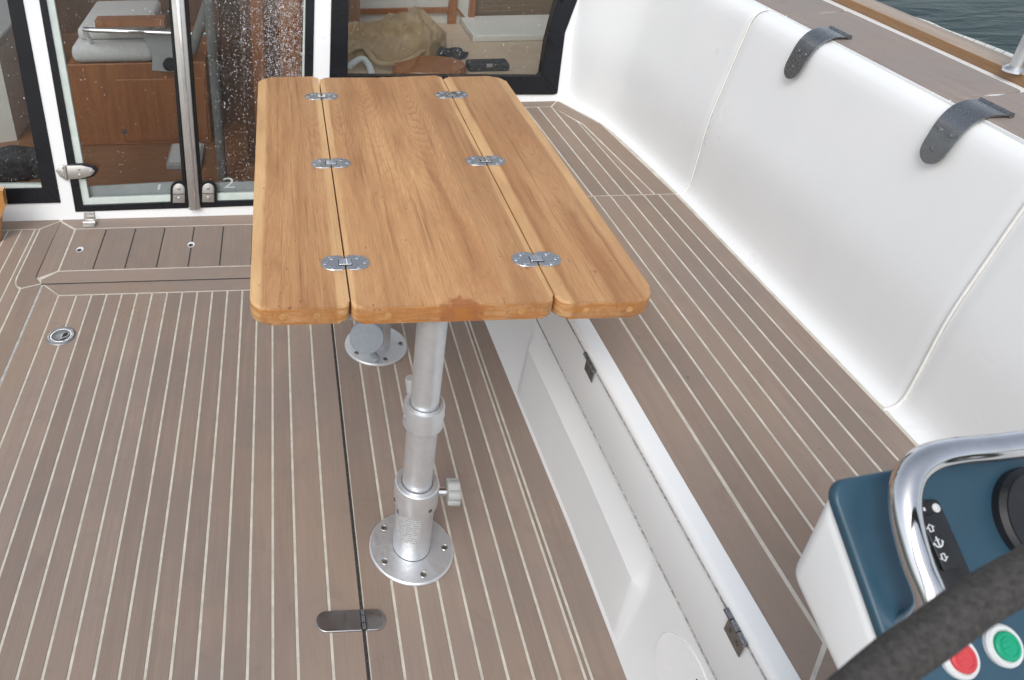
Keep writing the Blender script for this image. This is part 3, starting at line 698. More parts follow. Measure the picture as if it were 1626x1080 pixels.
for i in range(14, len(cc)-2, 3):
    p = cc[i]; d = (cc[i+1]-cc[i-1]).normalized()
    bm = bmesh.new(); tube(bm, [p-d*0.0012, p+d*0.0012], 0.0092, 12); finish('band', bm, 'grey', rope, 60)

def water_mat():
    mt, nt, p = newmat('harbour_water')
    P = pos(nt)
    setp(p, Base_Color=(0.018, 0.042, 0.041), Roughness=0.12, IOR=1.33, Specular_IOR_Level=0.045)
    n1 = noi(nt, scaled(nt, P, (0.9, 2.6, 1)), 1, 4, 0.55, 0.6); n2 = noi(nt, scaled(nt, P, (6, 11, 1)), 1, 3, 0.5)
    bump(nt, p, mth(nt, 'ADD', n1, mth(nt, 'MULTIPLY', n2, 0.10)), 0.16, 0.20)
    return mt
M['water'] = water_mat()
bm = bmesh.new(); slab(bm, [(-600, -600), (600, -600), (600, 600), (-600, 600)], -2.5, -0.75); structure(finish('water', bm, 'water'))

# ------------------------------------------------------------------ cabin bulkhead with glass doors and windows
bulk = thing('cabin_bulkhead', 'white cabin bulkhead with black framed windows and glass double doors', 'bulkhead', (0, BY, 0))
def bprism(bm, pix, d0, d1):
    P = [bk(x, y) if not isinstance(x, Vector) else x for x, y in pix]
    prism(bm, [p+BN*d0 for p in P], [p+BN*d1 for p in P])
def bpiece(name, pixs, d0, d1, mat, parent, bev=0.0, smooth=None):
    bm = bmesh.new()
    for pix in pixs: bprism(bm, pix, d0, d1)
    if bev: bevel(bm, bev, 2)
    return finish(name, bm, mat, parent, smooth)
TOP = -230
sL = lambda y: 36.5+0.187*y      # left edge of the left white strip
sR = lambda y: 62+0.172*y        # right edge
wl = lambda y: 499.5-0.020*y     # left edge of the right white strip
wr = lambda y: 526-0.024*y
zf = lambda x, z: z
# white surround (butted pieces, one moulding)
bm = bmesh.new()
def bpts(lst, d0, d1): bprism(bm, lst, d0, d1)
bpts([(-420, 372), (-420, 330), (9, 323.5), (sL(321.5), 321.5), (sR(337), 337), (118, 352), (0, 356)], -0.06, 0.0)
bpts([(sL(321.5), 321.5), (sL(TOP), TOP), (sR(TOP), TOP), (sR(337), 337)], -0.06, 0.0)
bpts([(118, 352), (sR(337), 337), (500, 322), (500, 345)], -0.06, 0.0)
bpts([(wl(322), 322), (wl(TOP), TOP), (wr(TOP), TOP), (wr(322), 322)], -0.06, 0.0)
bpts([(500, 322), (wr(322), 322), (wr(150), 150), (960, 150), (960, 345), (500, 345)], -0.0605, -0.0005)
bpts([(884, 150), (897, 52), (917, 0), (975, TOP), (1120, TOP), (1010, 60), (1000, 150)], -0.06, -0.0002)
finish('wall_moulding', bm, 'gel', bulk)
# left window
wf = bpiece('window', [[(-420, 330), (-420, 306), (67, 297.5), (sL(321.5)-0.5, 321.5), (9, 323.5)], [(67, 297.5), (11.7+0.185*TOP, TOP), (sL(TOP)-0.5, TOP), (sL(321.5)-0.5, 321.5)]], -0.03, 0.006, 'rubber', bulk, 0.0015)
wf['label'] = 'black framed cabin window left of the doors'
bpiece('sill', [[(-420, 306.5), (-420, 300), (66, 293.5), (67, 297.6)]], -0.030, 0.001, 'seal', wf)
bpiece('pane', [[(-420, 302), (-420, TOP), (13+0.185*TOP, TOP), (67.5, 297)]], -0.020, -0.014, 'glass', wf)
# doors: two leaves either side of the aluminium post
def mk_door(name, label, outer, inner, pane, seals):
    d = bpiece(name, outer, -0.028, 0.005, 'rubber', bulk, 0.0012); d['label'] = label
    for s in seals: bpiece('seal', [s], -0.020, -0.0125 if False else -0.004, 'seal', d, 0.0008)
    bpiece('pane', [pane], -0.019, -0.0128, 'glass', d)
    return d
dl = mk_door('door', 'left glass cabin door with pale edge seal',
    [[(120, 335.5), (sR(TOP)+0.5, TOP), (74+0.186*TOP, TOP), (131, 326)], [(120, 335.5), (131, 326), (298, 319.5), (299, 330)], [(268+0.078*TOP, TOP), (292, 319.7), (298, 319.5), (272+0.083*TOP, TOP)]], None,
    [(88, 290), (80+0.186*TOP, TOP), (269+0.078*TOP, TOP), (293, 320.5), (131, 327)],
    [[(131.5, 326), (74+0.186*TOP, TOP), (88+0.19*TOP, TOP), (141, 315.5)], [(131.5, 326), (141, 315.5), (292.5, 310), (293, 319.8)]])
dr = mk_door('door', 'right glass cabin door streaked with rain behind the table',
    [[(319, 329.5), (317.5, 320), (480, 315), (492, 322.5)], [(480, 315), (486-0.012*TOP, TOP), (wl(TOP)-0.5, TOP), (wl(322)-0.5, 322.5), (492, 322.5)], [(294+0.083*TOP, TOP), (317.5, 320), (322, 320), (298+0.078*TOP, TOP)]], None,
    [(316, 321), (295+0.08*TOP, TOP), (487-0.012*TOP, TOP), (481, 316)],
    [[(321, 319.8), (320.5, 309), (480, 304.5), (480, 315)], [(480, 315), (476, 304.5), (484.5-0.012*TOP, TOP), (487-0.012*TOP, TOP)]])
post = bpiece('door_post', [[(301.5, 331), (272+0.0825*TOP, TOP), (293.5+0.078*TOP, TOP), (319, 330)]], 0.0055, 0.022, 'brushed', bulk, 0.003, 40)
bpiece('post_bead', [[(309.5, 330.5), (279+0.080*TOP, TOP), (286+0.080*TOP, TOP), (314, 330.3)]], 0.0215, 0.0255, 'chrome', post, 0.002, 40)
def latch(x0, x1, y0, y1, par):
    r = (x1-x0)/2
    def st(g): return [(x0-g, y1+g*0.6)] + [((x0+x1)/2-(r+g)*math.cos(a)+(y1-y0)*0.0, y0+r-(r+g)*math.sin(a)) for a in (math.pi*k/10 for k in range(11))] + [(x1+g, y1+g*0.6)]
    b = bpiece('latch_pad', [st(4.0)], 0.0, 0.0085, 'rubber', par, 0.001)
    s = bpiece('latch', [st(0)], 0.0083, 0.0125, 'brushed', par, 0.0015, 40)
    for yy in (y0+8, y1-7):
        q = bk((x0+x1)/2, yy)+BN*0.0123
        bm = bmesh.new(); lathe(bm, [(0.0075, 0), (0.0065, 0.002), (0, 0.003)], q, BN, 16); finish('screw', bm, 'chrome', s, 50)
    bpiece('slit', [[(x0+0.5, (y0+y1)/2+2), (x0+0.5, (y0+y1)/2+0.8), (x1-0.5, (y0+y1)/2+0.8), (x1-0.5, (y0+y1)/2+2)]], 0.0120, 0.0128, 'gap', s)
latch(275, 294, 290, 320.5, dl); latch(321.5, 340.5, 289.5, 319.5, dr)
# door hinge: black pad and steel leaf
bpiece('hinge_pad', [[(106, 282), (104, 264), (112, 259.5), (134, 258.5), (152, 263), (157, 270), (150, 279), (133, 283.5)]], 0.0, 0.0105, 'rubber', dl, 0.002)
hg = bpiece('hinge', [[(90, 269), (97, 261.5), (131, 261), (147, 265), (152, 270), (146, 277), (131, 281.5), (105, 283.5), (97, 279)]], 0.0103, 0.016, 'brushed', dl, 0.0015, 40)
for q in ((95.5, 269.5), (102, 264.5), (104, 277), (127, 267), (128, 276), (146, 270)):
    bm = bmesh.new(); lathe(bm, [(0.006, 0), (0.005, 0.0018), (0, 0.0025)], bk(*q)+BN*0.0158, BN, 14); finish('screw', bm, 'chrome', hg, 50)
bm = bmesh.new(); tube(bm, [bk(107, 283.5)+BN*0.017, bk(104.5, 261)+BN*0.017], 0.006, 14); finish('barrel', bm, 'brushed', hg, 50)
# floor bolt under the left door
bt = bpiece('door_bolt', [[(134, 357), (133.5, 337), (150, 336), (150.5, 356)]], 0.0, 0.006, 'brushed', bulk, 0.001)
bm = bmesh.new(); q = atz(142, 353, 0.012); box(bm, q.x-0.022, q.x+0.022, q.y-0.020, q.y+0.03, 0.0, 0.010); bevel(bm, 0.003, 2); finish('keeper', bm, 'brushed', bt, 40)
bm = bmesh.new(); tube(bm, [(q.x-0.022, q.y-0.004, 0.014), (q.x+0.022, q.y-0.004, 0.014)], 0.006, 12); finish('bar', bm, 'brushed', bt, 40)
# right window
gr = [(856, 121), (859, 117), (867, 65), (884, 0), (930, TOP)]
fr = [(878, 150), (884.5, 147), (896.5, 52), (916, 0), (974, TOP)]
w2 = bpiece('window', [[(wr(149.6)+0.5, 149.6), (552, 119.5), (856, 121), (878, 150)], [(wr(149.6)+0.5, 149.6), (wr(TOP)+0.5, TOP), (552-0.015*TOP, TOP), (552, 119.5)]] +
    [[gr[i], gr[i+1], fr[i+1], fr[i]] for i in range(4)], -0.035, 0.006, 'rubber', bulk, 0.0012)
w2['label'] = 'large black framed cabin window behind the table'
bpiece('inner_lip', [[(gr[i][0]+1, gr[i][1]), (gr[i+1][0]+1, gr[i+1][1]), (gr[i+1][0]+9, gr[i+1][1]), (gr[i][0]+9, gr[i][1]+5)] for i in range(1, 4)], 0.0055, 0.0085, 'rubber', w2)
bpiece('pane', [[(550, 121), (550-0.015*TOP, TOP), (931, TOP), (885, 0), (868, 65), (860, 117), (857, 122)]], -0.022, -0.016, 'glass', w2)
# rain drops on the glass: too many to count, one joined piece per pane
def drops(parent, n, reg, dens, dd):
    bm = bmesh.new(); k = 0; rng = random.Random(len(parent.name)*7+n)
    ico = [Vector((math.cos(a), math.sin(a), 0)) for a in (2*math.pi*i/6 for i in range(6))]
    e1 = Vector((1, 0, 0)); e2 = Vector((0, BT, 1)).normalized()
    while k < n:
        x = rng.uniform(reg[0], reg[1]); y = rng.uniform(reg[2], reg[3])
        if rng.random() > dens(x, y): continue
        k += 1
        p = bk(x, y)+BN*dd; r = 0.0006+0.0013*rng.random()**3; st = 1.0 if rng.random() < 0.9 else rng.uniform(1.2, 2.2)
        ring = [bm.verts.new(p+e1*v.x*r+e2*v.y*r*st) for v in ico]; c = bm.verts.new(p+BN*r*0.55)
        for i in range(6): bm.faces.new((ring[i], ring[(i+1) % 6], c))
    o = finish('rain_drops', bm, 'drop', parent, 80); o['kind'] = 'stuff'; return o
def dens_r(x, y):
    d = 0.10+0.9*min(1, max(0, (x-330)/150))
    d *= 0.35+0.65*abs(math.sin(x*0.21+math.sin(x*0.07)*2))
    if 425 < x < 478 and y < 130: d = 1.0
    return d*(1.0 if y < 130 else 0.45)
drops(dr, 9000, (322, 484, -60, 300), dens_r, -0.0125)
drops(dl, 420, (90, 290, -40, 300), lambda x, y: 0.7 if x < 125+0.1*y or y < 60 else 0.25, -0.0125)
drops(w2, 500, (555, 860, -40, 118), lambda x, y: 0.4+0.5*(x > 700), -0.0155)
drops(wf, 160, (0, 60, 60, 292), lambda x, y: 0.3+0.7*(y > 280), -0.0135)

# ------------------------------------------------------------------ cabin interior seen through the glass
ZI = -0.10
bm = bmesh.new(); slab(bm, [(-2.2, 2.70), (1.35, 2.70), (1.35, 5.3), (-2.2, 5.3)], ZI-0.05, ZI); structure(finish('cabin_floor', bm, 'cabsole'))
YC = 3.47
cabw = thing('cabin_wall', 'dark mahogany cabin interior lining behind the glass', 'wall', (0, 5.2, ZI))
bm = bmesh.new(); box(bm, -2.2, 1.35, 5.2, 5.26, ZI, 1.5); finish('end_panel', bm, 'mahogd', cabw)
bm = bmesh.new(); box(bm, -2.26, -2.2, 2.8, 5.2, ZI, 0.62); finish('side_panel', bm, 'cream', cabw)
bm = bmesh.new(); box(bm, 1.30, 1.36, 2.84, 5.2, ZI, 0.62); finish('side_panel', bm, 'cream', cabw)
bm = bmesh.new(); box(bm, -2.3, 1.4, 3.7, 5.3, 1.55, 1.60); finish('roof', bm, 'gel', cabw)  # out of view; cut short aft to set how much daylight enters
for x in (-2.23, 1.33):
    for y in (3.3, 4.2, 5.1):
        bm = bmesh.new(); box(bm, x-0.03, x+0.03, y-0.04, y+0.04, 0.62, 1.55); finish('roof_pillar', bm, 'gel', cabw)
bm = bmesh.new(); box(bm, -2.3, 1.15, 2.88, 3.2, 1.50, 1.60); finish('roof_edge', bm, 'gel', cabw)
for x in (-2.1, -0.83, 0.15, 1.06):
    bm = bmesh.new(); box(bm, x-0.025, x+0.025, 2.80, 2.90, 0.90, 1.52); finish('roof_post', bm, 'gel', cabw)
# settee
ax = lambda x, y: aty(x, y, YC)
st = thing('settee', 'wooden cabin settee with pale cushions seen through left door', 'settee', (ax(200, 225).x, YC, ZI))
x0, x1 = ax(122, 200).x, ax(300, 200).x+0.10
zt = ax(200, 101).z
bm = bmesh.new(); box(bm, x0, x1, YC, YC+0.55, ZI, zt); bevel(bm, 0.004, 1); finish('base', bm, 'mahog', st)
bm = bmesh.new(); box(bm, ax(187, 150).x, x1-0.01, YC-0.006, YC+0.001, ZI+0.02, ax(200, 126).z); bevel(bm, 0.003, 1); lk = finish('locker_panel', bm, 'mahog', st)
bm = bmesh.new(); lathe(bm, [(0.012, 0), (0.012, 0.006), (0, 0.008)], ax(198, 208)+Vector((0, -0.007, 0)), Vector((0, -1, 0)), 14); finish('latch', bm, 'screw', lk)
def cushion(name, xa, xb, ya, yb, za, zb, par, mat='cush'):
    bm = bmesh.new(); box(bm, xa, xb, ya, yb, za, zb); bevel(bm, min((zb-za)*0.42, 0.05), 4); return finish(name, bm, mat, par, 60)
cushion('seat_cushion', ax(113, 90).x, ax(246, 90).x, YC-0.01, YC+0.5, zt+0.002, ax(150, 71).z, st)
cushion('seat_cushion', ax(118, 60).x, ax(236, 60).x, YC+0.05, YC+0.5, ax(150, 71).z+0.001, ax(150, 46).z-0.01, st)
bm = bmesh.new(); P = [ax(224, 50), ax(243, 79), ax(243, 108), ax(300, 113), ax(300, 45)]
prism(bm, [p+Vector((0, -0.03, 0)) for p in P], [p+Vector((0, 0.02, 0)) for p in P]); finish('end_board', bm, 'grey', st)
bm = bmesh.new(); lathe(bm, [(0.03, 0), (0.03, 0.012), (0, 0.014)], ax(271, 98)+Vector((0, -0.03, 0)), Vector((0, -1, 0)), 20); finish('round_vent', bm, 'rubber', st)
hr = thing('handrail', 'chrome handrail bar above the pale settee cushions', 'handrail', ax(200, 44))
bm = bmesh.new(); tube(bm, [ax(138, 41)+Vector((0, 0.03, -0.09)), ax(138, 41)+Vector((0, -0.05, 0)), ax(150, 41)+Vector((0, -0.06, 0)), ax(275, 46)+Vector((0, -0.06, 0)), ax(330, 48)+Vector((0, -0.06, 0))], 0.011, 10); finish('bar', bm, 'chrome', hr, 60)
bm = bmesh.new(); box(bm, ax(152, 30).x, ax(262, 30).x, YC-0.03, YC+0.04, ax(200, 40).z, ax(200, 29).z); finish('shelf_edge', bm, 'mahog', hr)
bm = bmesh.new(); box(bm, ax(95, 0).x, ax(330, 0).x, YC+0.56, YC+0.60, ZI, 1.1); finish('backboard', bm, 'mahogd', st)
gb = atz(279, 262, ZI)
bx_ = thing('grey_box', 'small pale grey box on the cabin floor behind left door', 'box', (gb.x, gb.y+0.08, ZI))
bm = bmesh.new(); box(bm, atz(264, 273, ZI).x, gb.x+0.12, gb.y-0.05, gb.y+0.16, ZI, ZI+0.03); bevel(bm, 0.006, 2); finish('box_body', bm, 'grey', bx_)
bm = bmesh.new(); box(bm, atz(264, 273, ZI).x+0.01, gb.x+0.11, gb.y-0.04, gb.y+0.15, ZI+0.030, ZI+0.036); bevel(bm, 0.003, 1); finish('lid', bm, 'cush', bx_)
# dark wood locker behind the right door
lk = thing('dark_locker', 'dark mahogany locker behind the rain streaked right door', 'locker', (0.0, 3.2, ZI))
ay = lambda x, y, Y=3.25: aty(x, y, Y)
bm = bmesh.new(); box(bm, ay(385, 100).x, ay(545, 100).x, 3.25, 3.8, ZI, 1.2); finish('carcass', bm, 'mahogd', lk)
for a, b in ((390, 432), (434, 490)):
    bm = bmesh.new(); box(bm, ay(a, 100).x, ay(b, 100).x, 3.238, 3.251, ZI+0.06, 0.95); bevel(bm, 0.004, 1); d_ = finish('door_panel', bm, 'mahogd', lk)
    bm = bmesh.new(); box(bm, ay(a, 100).x+0.03, ay(b, 100).x-0.03, 3.232, 3.2385, ZI+0.14, 0.87); bevel(bm, 0.003, 1); finish('raised_field', bm, 'mahog', d_)
sp_ = thing('grey_post', 'slim grey post standing behind the right door', 'post', (ay(338, 200, 3.1).x, 3.1, ZI))
bm = bmesh.new(); tube(bm, [Vector((ay(330, 0, 3.1).x, 3.1, 1.0)), Vector((ay(342, 120, 3.1).x, 3.1, ZI))], 0.020, 10); finish('post', bm, 'postgrey', sp_, 60)
bm = bmesh.new(); tube(bm, [ay(332, 0, 3.15), ay(304, 82, 3.15)], 0.022, 10); finish('brace', bm, 'postgrey', sp_, 60)
# door sill with the number seen behind the right pane
sill = thing('threshold_board', 'grey threshold board behind the right door bearing a white 2', 'threshold', (-0.1, 2.70, ZI))
P = [bk(316, 318), bk(316, 295), bk(500, 289), bk(500, 312)]
bm = bmesh.new(); prism(bm, [p-BN*0.036 for p in P], [p-BN*0.028 for p in P]); finish('board', bm, 'grey', sill)
P = [bk(131, 324), bk(140, 300), bk(296, 292), bk(296, 318)]
bm = bmesh.new(); prism(bm, [p-BN*0.036 for p in P], [p-BN*0.028 for p in P]); finish('board', bm, 'grey', sill)
def text_mesh(body, size):
    cu = bpy.data.curves.new('text', 'FONT'); cu.body = body; cu.size = size; cu.align_x = 'CENTER'; cu.align_y = 'CENTER'; cu.extrude = 0.0003
    o = bpy.data.objects.new('text', cu); col.objects.link(o); bpy.context.view_layer.update()
    me = bpy.data.meshes.new_from_object(o.evaluated_get(bpy.context.evaluated_depsgraph_get()))
    bpy.data.objects.remove(o); return me
def put_text(body, size, c, ex, ey, mat, parent, sx=1.0, name='lettering'):
    me = text_mesh(body, size); ex = ex.normalized(); ey = ey.normalized(); ez = ex.cross(ey)
    mm = Matrix((ex*sx, ey, ez)).transposed().to_4x4(); mm.translation = c - origin(parent)
    me.transform(mm); me.materials.clear(); return place(name, me, mat, parent)
put_text('2', 0.058, bk(363, 295)-BN*0.0265, Vector((1, 0, 0)), Vector((0, BT, 1)), 'print', sill, 1.7)
bm = bmesh.new(); bprism(bm, [(248, 305), (250, 296.5), (254, 296.5), (252, 305)], -0.0275, -0.0265); finish('mark', bm, 'print', sill)
# things lying on the shelf behind the big window
ZB = 0.43
sh = thing('window_shelf', 'cream ledge inside the large window carrying the bag', 'shelf', (0.65, 3.1, ZB))
bm = bmesh.new(); box(bm, 0.16, 1.29, 2.76, 3.75, ZB-0.04, ZB); finish('ledge', bm, 'tanliner', sh)
for x in (0.2, 1.25):
    bm = bmesh.new(); box(bm, x-0.03, x+0.03, 2.8, 3.7, ZI, ZB-0.04); finish('support', bm, 'mahogd', sh)
# white framed partition behind
YP = 3.55
pp = lambda x, y: aty(x, y, YP)
pt = thing('framed_partition', 'white cabin partition with brown wooden frame behind the bag', 'partition', (pp(640, 50).x, YP, ZB))
xa, xb = pp(553, 40).x, pp(752, 40).x
bm = bmesh.new(); box(bm, xa, xb, YP, YP+0.03, ZB, 1.3); finish('board', bm, 'cream', pt)
for (a, b, c, d) in ((553, 570, -200, 90), (709, 722, -200, 70)):
    bm = bmesh.new(); box(bm, pp(a, 40).x, pp(b, 40).x, YP-0.02, YP-0.001, ZB, 1.3); finish('frame_post', bm, 'mahog', pt)
bm = bmesh.new(); box(bm, pp(570, 40).x+0.001, pp(709, 40).x-0.001, YP-0.018, YP-0.001, pp(640, 20).z, pp(640, 12).z); finish('frame_rail', bm, 'mahog', pt)
bm = bmesh.new(); P = [pp(722, 12), pp(726, 12), pp(752, 42), pp(752, 50)]
prism(bm, [p+Vector((0, -0.02, 0)) for p in P], [p+Vector((0, -0.004, 0)) for p in P]); finish('frame_brace', bm, 'mahog', pt)
bm = bmesh.new(); box(bm, pp(741, 40).x, pp(750, 40).x, YP-0.025, YP-0.002, ZB, 1.3); finish('frame_post', bm, 'mahog', pt)
# bag of folded canvas
def lump(name, par, mat, c, size, seed, amp=0.25, flat=0.35, n=4, sm=70):
    bm = bmesh.new(); bmesh.ops.create_icosphere(bm, subdivisions=n, radius=1.0)
    for v in bm.verts:
        d = v.co.normalized(); q = d*1.6+Vector((seed, seed*0.7, 0))
        k = 1+amp*mnoise.noise(q)+amp*0.6*abs(mnoise.noise(q*2.3))-amp*0.3+amp*0.25*mnoise.noise(q*6)
        p = d*k
        p.z = max(p.z, -flat)
        v.co = Vector(c)+Vector((p.x*size[0], p.y*size[1], (p.z+flat)*size[2]))
    return finish(name, bm, mat, par, sm)
bag0 = atz(612, 100, ZB)
bag = thing('canvas_bag', 'slumped tan canvas bag lying inside the large window', 'bag', (bag0.x, bag0.y+0.12, ZB))
yb_ = bag0.y+0.16
bl, br_, bh = aty(540, 80, yb_).x, aty(702, 80, yb_).x, aty(640, 17, yb_).z
def bagsec(t):   # ridge outline from left to right
    return ((bl+(br_-bl)*t), [0.62, 0.66, 0.72, 0.86, 0.98, 1.0, 0.90, 0.62, 0.40][min(8, int(t*8.001))])
NX, NY = 90, 48
bm = bmesh.new(); g = []
zmax = bh-ZB
hprof = [0.60, 0.63, 0.66, 0.74, 0.88, 1.0, 0.97, 0.80, 0.52]
for i in range(NX+1):
    t = i/NX; q = t*8; k = min(7, int(q)); hq = hprof[k]+(hprof[k+1]-hprof[k])*(q-k)
    row = []
    for j in range(NY+1):
        s = j/NY; a = math.pi*s
        yy = yb_ - 0.15*math.cos(a)*(1 if t < 0.8 else 1-0.5*(t-0.8)/0.2)
        zz = ZB+0.002+zmax*hq*math.sin(a)**0.62
        v = Vector((bl+(br_-bl)*t, yy, zz))
        f = mnoise.noise(Vector((t*5, s*4, 1.3)))*0.030-abs(mnoise.noise(Vector((t*7+s*5, s*3, 7.7))))*0.050-abs(mnoise.noise(Vector((t*16-s*6, s*8, 2.1))))*0.018+0.012
        f *= math.sin(a)**0.5
        v += Vector((0, -f*math.cos(a)*1.0-f*0.4, f*math.sin(a)))
        row.append(bm.verts.new(v))
    g.append(row)
for a, b in zip(g, g[1:]):
    for j in range(NY): bm.faces.new((a[j], a[j+1], b[j+1], b[j]))
bm.faces.new(g[0]); bm.faces.new(g[-1][::-1])
bm.faces.new([r[0] for r in g]+[r[-1] for r in g[::-1]])
finish('bag_body', bm, 'canvas', bag, 70)
bm = bmesh.new(); tube(bm, catmull([atz(548, 106, ZB)+Vector((0, 0, 0.05)), atz(575, 98, ZB)+Vector((0, 0, 0.06)), atz(600, 112, ZB)+Vector((0, 0, 0.03)), atz(640, 110, ZB)+Vector((0, 0, 0.03)), atz(672, 96, ZB)+Vector((0, 0, 0.04))], 6), 0.012, 8); finish('hem', bm, 'canvas', bag, 60)
fl = thing('white_strap', 'white strap folded beside the tan bag', 'strap', atz(580, 108, ZB))
bm = bmesh.new(); path = catmull([atz(553, 108, ZB)+Vector((0, -0.06, 0.03)), atz(571, 97, ZB)+Vector((0, -0.06, 0.03)), atz(583, 103, ZB)+Vector((0, -0.06, 0.02)), atz(590, 118, ZB)+Vector((0, -0.06, 0.0))], 6)
tube(bm, path, 0.013, 8); finish('strap', bm, 'vinyl', fl, 60)
oc_ = atz(682, 112, ZB)
tr = thing('wooden_stool', 'round brown wooden stool top behind the table edge inside the window', 'stool', (oc_.x, oc_.y, ZB))
xl_, xr_ = atz(624, 118, ZB).x, atz(740, 118, ZB).x
bm = bmesh.new(); rr = (xr_-xl_)/2
lathe(bm, [(0, 0.0), (1, 0.0), (1.02, 0.012), (1.0, 0.03), (0.96, 0.036), (0, 0.038)], (0, 0, 0), n=44)
for v in bm.verts: v.co = Vector(((xl_+xr_)/2+v.co.x*rr, oc_.y-0.03+v.co.y*0.10, ZB+v.co.z))
finish('stool_top', bm, 'mahog', tr, 40)
q = atz(719, 93, ZB); q.z = ZB
sho = thing('dark_glove', 'dark crumpled glove beside the wooden stool top', 'glove', q)
lump('glove', sho, 'darkfab', (q.x, q.y, ZB), (0.055, 0.03, 0.035), 3.1, 0.35)
lump('cuff', sho, 'darkfab', (q.x-0.045, q.y+0.03, ZB), (0.03, 0.03, 0.03), 5.1, 0.25)
q = atz(773, 110, ZB)
hb = thing('black_box', 'small black box with clasp inside the window corner', 'box', (q.x, q.y, ZB))
hx0, hx1 = atz(741, 110, ZB).x, atz(806, 110, ZB).x
bm = bmesh.new(); box(bm, hx0, hx1, q.y-0.03, q.y+0.04, ZB, ZB+0.030); bevel(bm, 0.008, 3); finish('box_body', bm, 'darkfab', hb, 40)
bm = bmesh.new(); box(bm, (hx0+hx1)/2-0.012, (hx0+hx1)/2+0.012, q.y-0.034, q.y-0.029, ZB+0.018, ZB+0.033); bevel(bm, 0.002, 1); finish('clasp', bm, 'chrome', hb)
# tan locker side on the right
tl = thing('tan_liner', 'tan cabin side locker at right end of the large window', 'locker', (1.05, 3.2, ZB))
a_, b_ = atz(752, 70, ZB), atz(862, 40, ZB)
bm = bmesh.new(); box(bm, a_.x, 1.29, a_.y+0.02, a_.y+0.30, ZB, ZB+0.03); bevel(bm, 0.006, 2); finish('locker_step', bm, 'cream', tl)
bm = bmesh.new(); box(bm, a_.x+0.05, 1.29, a_.y+0.32, a_.y+0.55, ZB, ZB+0.26); bevel(bm, 0.006, 2); finish('locker_top', bm, 'brownwov', tl)
# behind the left window
q = atz(20, 275, ZI)
lb = thing('floor_cushions', 'dark cushions with red edge lying behind the left window', 'cushion', (q.x, q.y, ZI))
lump('cushion', lb, 'darkfab', (atz(18, 280, ZI).x, q.y, ZI), (0.16, 0.10, 0.09), 1.0, 0.15)
lump('cushion', lb, 'darkfab', (atz(56, 280, ZI).x, q.y+0.02, ZI), (0.09, 0.09, 0.08), 2.0, 0.15)
bm = bmesh.new(); box(bm, -1.5, atz(66, 290, ZI).x, 2.80, 2.92, ZI, ZI+0.035); bevel(bm, 0.01, 2); finish('red_mat', bm, 'redfab', lb)
gl_ = thing('galley_unit', 'pale grey galley cupboard behind the left window', 'cupboard', (-1.7, 3.5, ZI))
gx = aty(36, 100, 3.55).x
bm = bmesh.new(); P = [(-2.15, 3.3), (gx-0.10, 3.55), (gx-0.10, 4.3), (-2.15, 4.3)]; slab(bm, P, ZI, 0.36); finish('cupboard', bm, 'cream', gl_)
bm = bmesh.new(); slab(bm, inset(P, -0.02), 0.36, 0.40, 0.006); finish('worktop', bm, 'grey', gl_)

# corner of another varnished board at the left edge of the picture
vb = thing('varnished_board', 'corner of an orange varnished wooden board at the left edge', 'board', (-1.16, 2.48, 0))
e = aty(8, 328, 2.48); e2 = aty(0, 348, 2.48); e3 = aty(4, 303, 2.48)
bm = bmesh.new(); P = [Vector((-1.5, 2.48, 0.0)), Vector((e2.x-0.02, 2.48, 0.0)), e2, e, aty(6, 318, 2.48), e3, Vector((-1.5, 2.48, e3.z+0.01))]
prism(bm, P, [p+Vector((0, 0.03, 0)) for p in P]); finish('board', bm, 'orange', vb)
bm = bmesh.new(); box(bm, -1.45, -1.25, 2.44, 2.4795, 0.0, 0.05); finish('foot', bm, 'orange', vb)

